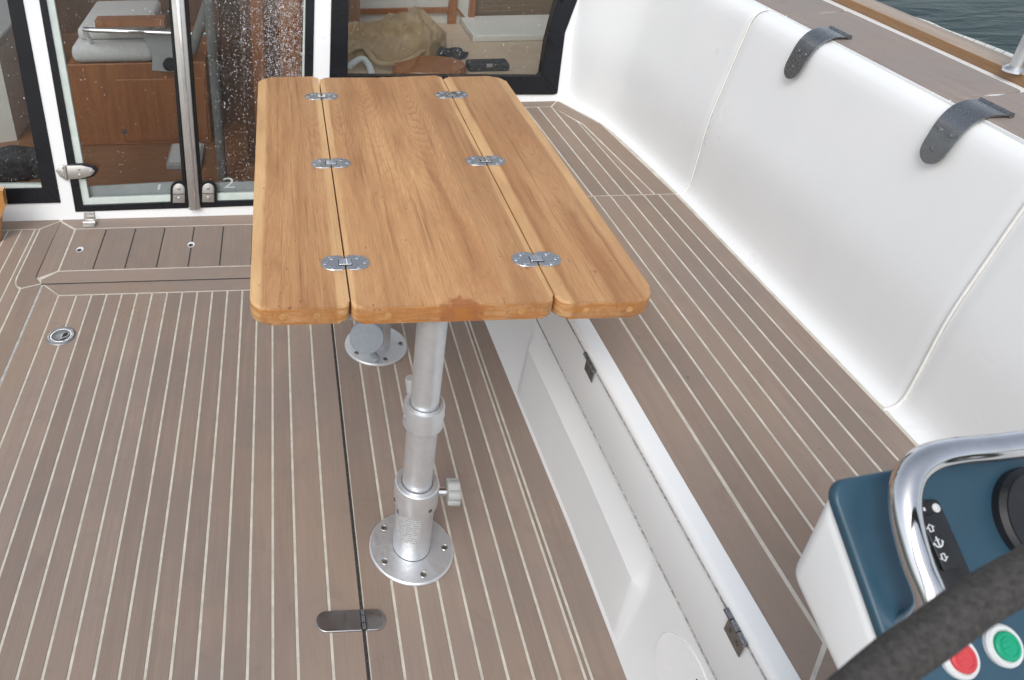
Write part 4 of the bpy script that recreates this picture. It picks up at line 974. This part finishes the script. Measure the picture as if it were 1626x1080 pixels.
# ------------------------------------------------------------------ table pedestals
def pedestal(c, label, tube_top, near):
    t = thing('table_pedestal', label, 'pedestal', c, 'table pedestals')
    c = Vector(c)
    bm = bmesh.new(); lathe(bm, [(0.0, 0.0), (0.0900, 0.0), (0.0915, 0.002), (0.0910, 0.005), (0.0880, 0.0075), (0.0440, 0.0110), (0.0415, 0.0112), (0.0, 0.0112)], c, n=72); bp = finish('base_plate', bm, 'alu', t, 30)
    for k in range(5):
        a = R(-78+72*k) if near else R(-75+72*k)
        q = c+Vector((0.072*math.cos(a), 0.072*math.sin(a), 0.0085))
        bm = bmesh.new(); lathe(bm, [(0.0, -0.002), (0.0072, -0.002), (0.0072, 0.0010), (0.0055, 0.0018), (0.0035, 0.0006), (0.0, 0.0006)], q, n=18); s = finish('screw', bm, 'screw', bp, 40)
        bm = bmesh.new(); lathe(bm, [(0.0068, 0.0006), (0.0076, 0.0014), (0.0068, 0.0021), (0.0060, 0.0014)], q, n=18, ring=True); finish('countersink', bm, 'brushed', s, 40)
    r0 = 0.040
    if near:
        bm = bmesh.new(); lathe(bm, [(0.0, 0.010), (r0, 0.010), (r0, 0.155), (0.0450, 0.157), (0.0458, 0.165), (0.0458, 0.208), (0.0448, 0.2135), (0.0425, 0.2150), (0.0330, 0.2150), (0.0320, 0.208), (0.0, 0.208)], c, n=64); sk = finish('socket', bm, 'alu', t, 25)
        bm = bmesh.new(); lathe(bm, [(0.0405, 0.0105), (0.0405, 0.0125), (0.0398, 0.0125), (0.0398, 0.0105)], c, n=64, ring=True); finish('joint', bm, 'gap', sk)
        bm = bmesh.new(); lathe(bm, [(0.0, 0.19), (0.0302, 0.19), (0.0302, 0.43), (0.0, 0.43)], c, n=48); finish('lower_tube', bm, 'alu', t, 30)
        bm = bmesh.new(); lathe(bm, [(0.0, 0.380), (0.0380, 0.380), (0.0390, 0.382), (0.0390, 0.430), (0.0380, 0.4335), (0.0360, 0.4345), (0.0295, 0.4345), (0.0295, 0.428), (0.0, 0.428)], c, n=56); cl = finish('collar', bm, 'alu', t, 25)
        bm = bmesh.new(); lathe(bm, [(0.0, 0.40), (0.0272, 0.40), (0.0272, tube_top), (0.0, tube_top)], c, n=48); finish('upper_tube', bm, 'alu', t, 30)
        # clamp knob on the right
        kc = c+Vector((0.045, -0.004, 0.186)); ax_ = Vector((1, -0.06, 0)).normalized()
        bm = bmesh.new(); lathe(bm, [(0, 0), (0.0085, 0), (0.0085, 0.018), (0, 0.018)], kc, ax_, 20); st_ = finish('knob_stem', bm, 'chrome', t, 40)
        bm = bmesh.new(); e1 = Vector((0, 0, 1)); e2 = ax_.cross(e1).normalized(); lp = []
        for k in range(60):
            a = 2*math.pi*k/60; rr = 0.0215+0.0062*abs(math.cos(a*3))**0.7
            lp.append((e1*math.cos(a)+e2*math.sin(a))*rr)
        k0 = kc+ax_*0.017
        prism(bm, [k0+v for v in lp], [k0+ax_*0.026+v for v in lp]); bevel(bm, 0.003, 2, ang=60); finish('clamp_knob', bm, 'knob', t, 50)
        # small knob behind the upper collar
        kb = c+Vector((-0.012, 0.036, 0.424))
        bm = bmesh.new(); lathe(bm, [(0, 0), (0.0125, 0), (0.0125, 0.034), (0.010, 0.038), (0, 0.038)], kb+Vector((-0.004, 0, 0.0)), Vector((-0.15, 0.1, 1)), 20); finish('rear_knob', bm, 'knob', t, 40)
        for a in (R(-60), R(-170)):
            q = c+Vector((0.0458*math.cos(a), 0.0458*math.sin(a), 0.172)); bm = bmesh.new(); lathe(bm, [(0.0045, -0.001), (0.0045, 0.0008), (0.002, 0.0002), (0, 0.0002)], q, Vector((math.cos(a), math.sin(a), 0)), 14); finish('grub_screw', bm, 'screw', sk, 40)
        for a in (R(-8), R(186)):
            q = c+Vector((0.0390*math.cos(a), 0.0390*math.sin(a), 0.405)); bm = bmesh.new(); lathe(bm, [(0.004, -0.001), (0.004, 0.001), (0, 0.0015)], q, Vector((math.cos(a), math.sin(a), 0)), 14); finish('grub_screw', bm, 'brushed', cl, 40)
        # printed label wrapped on the socket
        bm = bmesh.new(); g = []
        for i in range(13):
            a = R(-165+85*i/12); z1 = 0.135+0.010*math.sin(i*0.2); z0 = 0.070
            g.append([bm.verts.new(c+Vector(((r0+0.0004)*math.cos(a), (r0+0.0004)*math.sin(a), z))) for z in (z0, z1)])
        for a, b in zip(g, g[1:]): bm.faces.new((a[0], b[0], b[1], a[1]))
        finish('printed_label', bm, 'label', sk, 60)
        bm = bmesh.new(); g = []
        for i in range(9):
            u = i/8; ang = R(-158+10*math.sin(u*math.pi)*-1+u*6); z = 0.170-0.026*u
            wdt = 0.0015+0.0035*math.sin(u*math.pi)
            for s in (0, 1): g.append(bm.verts.new(c+Vector((0.0404*math.cos(ang+s*wdt/0.04), 0.0404*math.sin(ang+s*wdt/0.04), z-0.015))))
        for i in range(8): bm.faces.new((g[2*i], g[2*i+1], g[2*i+3], g[2*i+2]))
        finish('logo_mark', bm, 'logo', sk)
        bm = bmesh.new(); box(bm, c.x-0.16, c.x+0.16, c.y-0.018, c.y+0.03, tube_top-0.012, tube_top); finish('table_bracket', bm, 'alud', t)
    else:
        bm = bmesh.new(); lathe(bm, [(0.0, 0.010), (0.0405, 0.010), (0.0405, 0.100), (0.0430, 0.104), (0.0430, 0.125), (0.0, 0.125)], c, n=56); sk = finish('socket', bm, 'alu', t, 30)
        bm = bmesh.new(); lathe(bm, [(0.0, 0.12), (0.0300, 0.12), (0.0300, tube_top), (0.0, tube_top)], c, n=48); finish('upper_tube', bm, 'alu', t, 30)
        # round cap flap hanging open towards the viewer
        cc = Vector((0.2135, c.y-0.088, 0.104)); axf = (CAM-cc).normalized(); axf = (axf+Vector((0, -0.55, -0.25))).normalized()
        bm = bmesh.new(); lathe(bm, [(0, -0.006), (0.0455, -0.006), (0.0475, -0.003), (0.0475, 0.002), (0.0455, 0.0045), (0, 0.005)], cc, axf, 48); fl_ = finish('cap_flap', bm, 'alud', t, 30)
        bm = bmesh.new(); lathe(bm, [(0.0475, -0.010), (0.0475, -0.005), (0.040, -0.005), (0.040, -0.010)], cc, axf, 40, True); finish('cap_rim', bm, 'alud', fl_, 30)
        bm = bmesh.new(); tube(bm, [cc+Vector((0.016, 0.0, -0.040)), Vector((0.235, c.y-0.068, 0.030)), Vector((0.246, c.y-0.070, 0.012))], [0.008, 0.009, 0.010], 12); finish('hinge_lug', bm, 'alud', fl_, 50)
        bm = bmesh.new(); box(bm, c.x-0.16, c.x+0.16, c.y-0.03, c.y+0.03, tube_top-0.012, tube_top); finish('table_bracket', bm, 'alud', t)
    return t
TZ = 0.700; TH = 0.036
pedestal((0.252, 1.170, 0.0), 'near silver table pedestal with clamp knob, standing by the floor hinge', TZ-TH, True)
pedestal((0.2525, 1.850, 0.0), 'far silver table pedestal with round grey cap flap, under the table', TZ-TH, False)

# ------------------------------------------------------------------ folding teak table
tab = thing('folding_table', 'oiled teak folding table with two hinged leaves on silver pedestals', 'table', (0.276, 1.65, TZ-TH))
def leaf(poly, name='table_leaf', label=None):
    bm = bmesh.new(); a, b = prism(bm, [(x, y, TZ-TH) for x, y in poly], [(x, y, TZ) for x, y in poly])
    es = [e for e in bm.edges if abs(e.verts[0].co.z-e.verts[1].co.z) < 1e-6]
    bmesh.ops.bevel(bm, geom=es, offset=0.0065, segments=4, profile=0.5, affect='EDGES', clamp_overlap=True)
    bmesh.ops.recalc_face_normals(bm, faces=bm.faces[:])
    for f in bm.faces:
        f.material_index = 0
        if abs(f.normal.z) < 0.72 and f.calc_center_median().z < TZ-0.004: f.material_index = 1
    o = finish(name, bm, 'teak', tab, 40); o.data.materials.append(M['teakedge'])
    if label: o['label'] = label
    return o
yn, yf = 1.124, 2.186
L0 = leaf(rrect(-0.067, 0.1015, yn+0.004, yf+0.012, (0.034, 0.016, 0.014, 0.034), 8), label='left hinged table leaf')
cen = rrect(0.1045, 0.4485, yn, yf, (0.018, 0.018, 0.014, 0.014), 8)
nx = 0.283
i = max(k for k, p in enumerate(cen) if p[1] > yf-1e-6 and p[0] > 0.3)
k = [j for j, p in enumerate(cen) if p[1] > yf-1e-6]
cen2 = []
for j, p in enumerate(cen):
    cen2.append(p)
    if p[1] > yf-1e-6 and cen[(j+1) % len(cen)][1] > yf-1e-6 and p[0]-cen[(j+1) % len(cen)][0] > 0.1:
        cen2 += [(nx+0.030, yf), (nx+0.014, yf-0.003), (nx+0.004, yf-0.011), (nx-0.003, yf-0.011), (nx-0.014, yf-0.003), (nx-0.030, yf)]
C0 = leaf(cen2, label='wide centre table leaf')
R0 = leaf(rrect(0.4515, 0.622, yn-0.004, yf-0.014, (0.020, 0.040, 0.040, 0.016), 8), label='right hinged table leaf')
# teak plugs in the near edge
for par, xs_ in ((L0, (-0.012, 0.045)), (C0, (0.165, 0.392)), (R0, (0.500, 0.575))):
    for x in xs_:
        yy = yn+(0.004 if par is L0 else (-0.004 if par is R0 else 0.0))
        bm = bmesh.new(); lathe(bm, [(0.0058, 0), (0.0058, 0.0004), (0, 0.0004)], (x, yy, TZ-TH*0.52), Vector((0, -1, 0)), 20); finish('plug', bm, 'teaklight', par)
# six oval hinges, each two plates, a barrel and six screws
def hinge_half(s):
    """half stadium with a small notch at the joint; s = -1 left, +1 right"""
    L, w2_ = 0.0445, 0.0235
    pts = [(0.0012*s, -w2_+0.008), (0.006*s, -w2_)]
    for k in range(11):
        a = -math.pi/2+math.pi*k/10
        pts.append((s*(L-w2_+w2_*math.cos(a)), w2_*math.sin(a)))
    pts += [(0.006*s, w2_), (0.0012*s, w2_-0.008)]
    return pts if s > 0 else pts[::-1]
protos = {}
for s, nm in ((-1, 'l'), (1, 'r')):
    bm = bmesh.new(); slab(bm, hinge_half(s), -0.002, 0.0024, 0.0009); bmesh.ops.recalc_face_normals(bm, faces=bm.faces[:]); me = bpy.data.meshes.new('plate'); bm.to_mesh(me); bm.free(); me.materials.append(M['brushed2'] if 'brushed2' in M else M['chrome']); protos[nm] = me
bm = bmesh.new(); lathe(bm, [(0.0052, 0.0), (0.0052, 0.0009), (0.0040, 0.0014), (0.0014, 0.0006), (0.0, 0.0003)], (0, 0, 0), n=14); me = bpy.data.meshes.new('screw'); bm.to_mesh(me); bm.free(); me.materials.append(M['chrome']); protos['s'] = me
bm = bmesh.new(); tube(bm, [(0, -0.0075, 0), (0, 0.0085, 0)], 0.0052, 14); bmesh.ops.recalc_face_normals(bm, faces=bm.faces[:]); me = bpy.data.meshes.new('barrel'); bm.to_mesh(me); bm.free(); me.materials.append(M['chrome']); protos['b'] = me
bm = bmesh.new(); box(bm, -0.0125, 0.0125, -0.0095, 0.0095, 0.0024, 0.0027); me = bpy.data.meshes.new('recess'); bm.to_mesh(me); bm.free(); me.materials.append(M['gap']); protos['r0'] = me
bm = bmesh.new(); slab(bm, rrect(-0.0112, 0.0112, -0.0082, 0.0082, 0.001, 2), 0.0025, 0.0042, 0.0008); bmesh.ops.recalc_face_normals(bm, faces=bm.faces[:]); me = bpy.data.meshes.new('tongue'); bm.to_mesh(me); bm.free(); me.materials.append(M['chrome']); protos['t'] = me
for (x, y, lab) in ((0.103, 2.046, 'far left table hinge'), (0.450, 2.036, 'far right table hinge'), (0.103, 1.652, 'middle left table hinge'), (0.450, 1.645, 'middle right table hinge'), (0.103, 1.255, 'near left table hinge'), (0.450, 1.249, 'near right table hinge')):
    h = place('hinge', protos['l'], None, tab, None, (x, y, TZ)); h['label'] = lab
    def sub(nm, key, dx=0, dy=0, dz=0):
        o = bpy.data.objects.new(nm, protos[key]); col.objects.link(o); o.parent = h; o.location = (dx, dy, dz); return o
    sub('plate', 'r'); sub('recess', 'r0', 0, -0.001); sub('tongue', 't', 0, -0.001, 0.0002); sub('barrel', 'b', 0, -0.0005, 0.0008)
    for s in (-1, 1):
        for dx, dy in ((0.036, 0), (0.0235, 0.0155), (0.0235, -0.0155)): sub('screw', 's', s*dx, dy, 0.0023)
# slide catch under the left leaf
bm = bmesh.new(); slab(bm, rrect(0.008, 0.088, 1.18, 1.215, 0.012, 5), TZ-TH-0.012, TZ-TH+0.001, 0.002); finish('under_catch', bm, 'brushed', tab, 40)

# ------------------------------------------------------------------ helm console
DP = 0.75
P1 = CAM+ray(1310, 768)*DP
e1 = (atz(1440, 744, P1.z)-P1); e1.z = 0; e1.normalize()
e2 = Vector((e1.y, -e1.x, 0))             # towards the viewer (aft)
if e2.y > 0: e2 = -e2
sd = lambda x, y: onpl(x, y, P1, e1)
Q = [P1, sd(1246, 907), sd(1330, 1092), sd(1402, 1030)]
e3 = (Q[3]-P1).normalized()
pn = e1.cross(e3).normalized()
if pn.z < 0: pn = -pn
def AB(x, y, h=0.0125):
    v = onpl(x, y, P1+pn*h, pn)-P1-pn*h
    b = v.dot(e2)/e3.dot(e2); a = (v-e3*b).dot(e1); return a, b
hc = thing('helm_console', 'white helm console with navy instrument panel and steel grab rail', 'console', (P1.x+0.12, P1.y-0.05, 0.0))
wid = 0.27
def body_sec(a, tr=0.0):
    q = [P1, Q[1], Q[2]+e3*0.10, Q[3]+e3*0.12]
    return [v+e1*a for v in q]
low = Q[2]+(Q[2]-Q[1]).normalized()*0.14
up_ = P1+e3*(Q[3]-P1).length+e3*0.14
sec = [P1, Q[1], low, up_]
bm = bmesh.new(); prism(bm, [v for v in sec], [v+e1*wid for v in sec]); bevel(bm, 0.017, 5); finish('console_body', bm, 'gel', hc, 50)
Lp = (up_-P1).length
def pv(a, b, h=0.0): return P1+e1*a+e3*b+pn*h
def panel_poly(poly, h0, h1, name, mat, par, bev=0.0, smooth=40):
    bm = bmesh.new()
    prism(bm, [pv(a, b, h0) for a, b in poly], [pv(a, b, h1) for a, b in poly])
    if bev: bevel(bm, bev, 3)
    return finish(name, bm, mat, par, smooth)
np_ = panel_poly(rrect(-0.0015, wid+0.0015, -0.0015, Lp+0.001, 0.020, 8), -0.004, 0.008, 'navy_panel', 'navy', hc, 0.004)
np_['label'] = 'dark navy instrument panel'
def pa(lst): return [AB(x, y) for x, y in lst]
sw = panel_poly(pa([(1450, 796), (1487, 793), (1493, 797), (1541, 905), (1556, 950), (1516, 962), (1475, 880)]), 0.0078, 0.0125, 'windlass_switch', 'blackp', hc, 0.002)
panel_poly(pa([(1455, 818), (1483, 816.5), (1523, 900), (1494, 907)]), 0.0123, 0.0165, 'rocker', 'blackp', sw, 0.0015)
def icon(lst, name='icon'):
    panel_poly(pa(lst), 0.0163, 0.0169, name, 'print', sw, 0, None)
# arrow outlines and an anchor on the rocker
def axes(x, y):
    a, b = AB(x, y, 0.0165)
    ub = Vector(AB(1498, 884.5, 0.0165))-Vector(AB(1477.5, 838.5, 0.0165)); ub = ub.normalized(); ua = Vector((ub.y, -ub.x))
    if ua.x < 0: ua = -ua
    return Vector((a, b)), ua, ub
def glyph(x, y, polys, s, sv=None):
    sv = sv or s
    o, ua, ub = axes(x, y)
    for pl in polys:
        bm = bmesh.new(); q = [o+ua*u*s+ub*v*sv for u, v in pl]
        prism(bm, [pv(t.x, t.y, 0.0162) for t in q], [pv(t.x, t.y, 0.0168) for t in q]); finish('icon', bm, 'print', sw)
def outline(pl, wq=0.22):
    ins_ = inset(pl, wq); n = len(pl); return [[pl[i], pl[(i+1) % n], ins_[(i+1) % n], ins_[i]] for i in range(n)]
arrow = [(-0.5, 1.0), (-0.5, 0.0), (-1.0, 0.0), (0.0, -1.1), (1.0, 0.0), (0.5, 0.0), (0.5, 1.0)]
glyph(1477.5, 838.5, outline(arrow), 0.0047, 0.0033)
glyph(1498.5, 885, outline([(u, -v) for u, v in arrow]), 0.0047, 0.0033)
anch = [[(-0.15, -1.3), (0.15, -1.3), (0.15, 0.9), (-0.15, 0.9)], [(-0.5, -0.75), (0.5, -0.75), (0.5, -0.5), (-0.5, -0.5)]]
arc = [(1.0*math.cos(a), 1.0*math.sin(a)) for a in (math.pi*k/8 for k in range(9))]
for (u0, v0), (u1, v1) in zip(arc, arc[1:]): anch.append([(u0, v0), (u1, v1), (u1*0.74, v1*0.74), (u0*0.74, v0*0.74)])
anch += [[(1.25, 0.15), (0.87, -0.45), (0.6, 0.2)], [(-1.25, 0.15), (-0.87, -0.45), (-0.6, 0.2)]]
glyph(1490, 862, anch, 0.0049, 0.0042)
for k, dx in enumerate((-4, 0, 4)):
    glyph(1463.5+dx, 809-dx*0.12, [[(-0.3, 0.7), (-0.3, -0.7+0.25*(k == 0)), (0.3, -0.7), (0.3, 0.7)]], 0.0030, 0.0022)
def panel_disc(x, y, prof_, name, mat, par, n=36, ring=False):
    a, b = AB(x, y); bm = bmesh.new(); lathe(bm, prof_, pv(a, b, 0.0), pn, n, ring); return finish(name, bm, mat, par, 35)
panel_disc(1486, 806.5, [(0.0040, 0.012), (0.0040, 0.0132), (0.0020, 0.0138), (0.0018, 0.0128), (0.0, 0.0128)], 'mount_screw', 'ringw', sw, 20)
def button(x, y, mat, label):
    b = panel_disc(x, y, [(0.0180, 0.0075), (0.0180, 0.0115), (0.0165, 0.0135), (0.0135, 0.0135), (0.0128, 0.0125), (0.0, 0.0125)], 'button', 'ringw', hc); b['label'] = label
    panel_disc(x, y, [(0.0122, 0.012), (0.0122, 0.0155), (0.0112, 0.0165), (0.0, 0.0168)], 'button_face', mat, b)
    panel_disc(x, y, [(0.0086, 0.0160), (0.0086, 0.0172), (0.0078, 0.0172), (0.0078, 0.0160)], 'button_mark', mat, b, 36, True)
    o, ua, ub = axes(x, y)
    for v in (-0.35, 0.35):
        bm = bmesh.new(); q = [o+ua*u*0.0065+ub*(v+w_)*0.0065 for u, w_ in ((-0.6, -0.12), (0.6, -0.12), (0.6, 0.12), (-0.6, 0.12))]
        prism(bm, [pv(t.x, t.y, 0.0166) for t in q], [pv(t.x, t.y, 0.0172) for t in q]); finish('button_mark', bm, mat, b)
button(1597, 1026, 'green', 'green push button with pale ring'); button(1527, 1045, 'red', 'red push button with pale ring')
gg = panel_disc(1656, 825, [(0.048, 0.007), (0.048, 0.016), (0.044, 0.020), (0.0, 0.020)], 'gauge', 'blackp', hc, 56); gg['label'] = 'round black instrument dial'
panel_disc(1656, 825, [(0.044, 0.0195), (0.044, 0.0215), (0.041, 0.0215), (0.041, 0.0195)], 'bezel', 'blackp', gg, 56, True)
# grab rail on two feet
HT = 0.045
rl = lambda x, y: onpl(x, y, P1+pn*HT, pn)
pth = [rl(1500, 1010)-pn*0.040, rl(1492, 990)-pn*0.018, rl(1478, 954), rl(1455, 889), rl(1440, 830), rl(1437, 785), rl(1448, 750), rl(1475, 728), rl(1515, 717), rl(1570, 711), rl(1630, 704), rl(1700, 697), rl(1722, 708)-pn*0.02, rl(1725, 715)-pn*0.042]
bm = bmesh.new(); tube(bm, catmull(pth, 8), 0.0128, 24); gr_ = finish('grab_rail', bm, 'chrome', hc, 70)
panel_disc(1500, 1010, [(0.020, 0.007), (0.020, 0.011), (0.014, 0.013), (0, 0.013)], 'rail_foot', 'chrome', hc)
# column carrying the pod
cc_ = P1+e1*0.15+e2*0.10
bm = bmesh.new(); zt_ = min(v.z for v in sec)+0.02
box(bm, cc_.x-0.10, cc_.x+0.12, cc_.y-0.10, cc_.y+0.02, 0.0, zt_+0.03); bevel(bm, 0.02, 3); finish('column', bm, 'gel', hc, 50)

# ------------------------------------------------------------------ steering wheel
wp = [CAM+ray(1388, 1077)*0.415, CAM+ray(1500, 985)*0.425, CAM+ray(1626, 912)*0.43]
a_, b_, c_ = wp
ab, ac = b_-a_, c_-a_
nrm = ab.cross(ac).normalized()
# a wheel of usual size through the seen arc: plane spanned by the arc chord and the vertical
ch = (c_-a_).normalized(); dn = (Vector((0, -0.30, -1)) - ch*Vector((0, -0.30, -1)).dot(ch)).normalized()
WR = 0.43
mid = (a_+c_)/2; half = (c_-a_).length/2
ctr = mid + dn*math.sqrt(WR*WR-half*half)
sw_ = thing('steering_wheel', 'leather wrapped steering wheel rim crossing the bottom right corner', 'steering wheel', ctr)
uu = ch; vv = -dn
bm = bmesh.new(); N = 160; g = []
wn_ = uu.cross(vv).normalized()
for i in range(N):
    t = 2*math.pi*i/N; rd = uu*math.cos(t)+vv*math.sin(t); p = ctr+rd*WR; ring = []
    for k in range(16):
        a = 2*math.pi*k/16; v = rd*math.cos(a)+wn_*math.sin(a)
        r_ = 0.0120*(1+0.03*mnoise.noise(p*60+v*2)+0.03*math.sin(t*WR/0.011+k*0.4))
        ring.append(bm.verts.new(p+v*r_))
    g.append(ring)
for i in range(N):
    a, b = g[i], g[(i+1) % N]
    for k in range(16): bm.faces.new((a[k], a[(k+1) % 16], b[(k+1) % 16], b[k]))
rim = finish('rim', bm, 'leather', sw_, 70)
bm = bmesh.new(); lathe(bm, [(0, -0.02), (0.045, -0.02), (0.05, 0.0), (0.04, 0.02), (0, 0.025)], ctr, wn_, 32); finish('hub', bm, 'chrome', sw_, 40)
for k in range(5):
    t = R(200+72*k); rd = uu*math.cos(t)+vv*math.sin(t)
    bm = bmesh.new(); tube(bm, [ctr+rd*0.03, ctr+rd*(WR-0.012)], 0.008, 12); finish('spoke', bm, 'chrome', sw_, 60)
bm = bmesh.new(); q = ctr-(wn_ if wn_.y < 0 else -wn_)*0.02; tube(bm, [ctr, ctr+Vector((0, 0.16, -0.02))], 0.02, 14); finish('shaft', bm, 'chrome', sw_, 60)
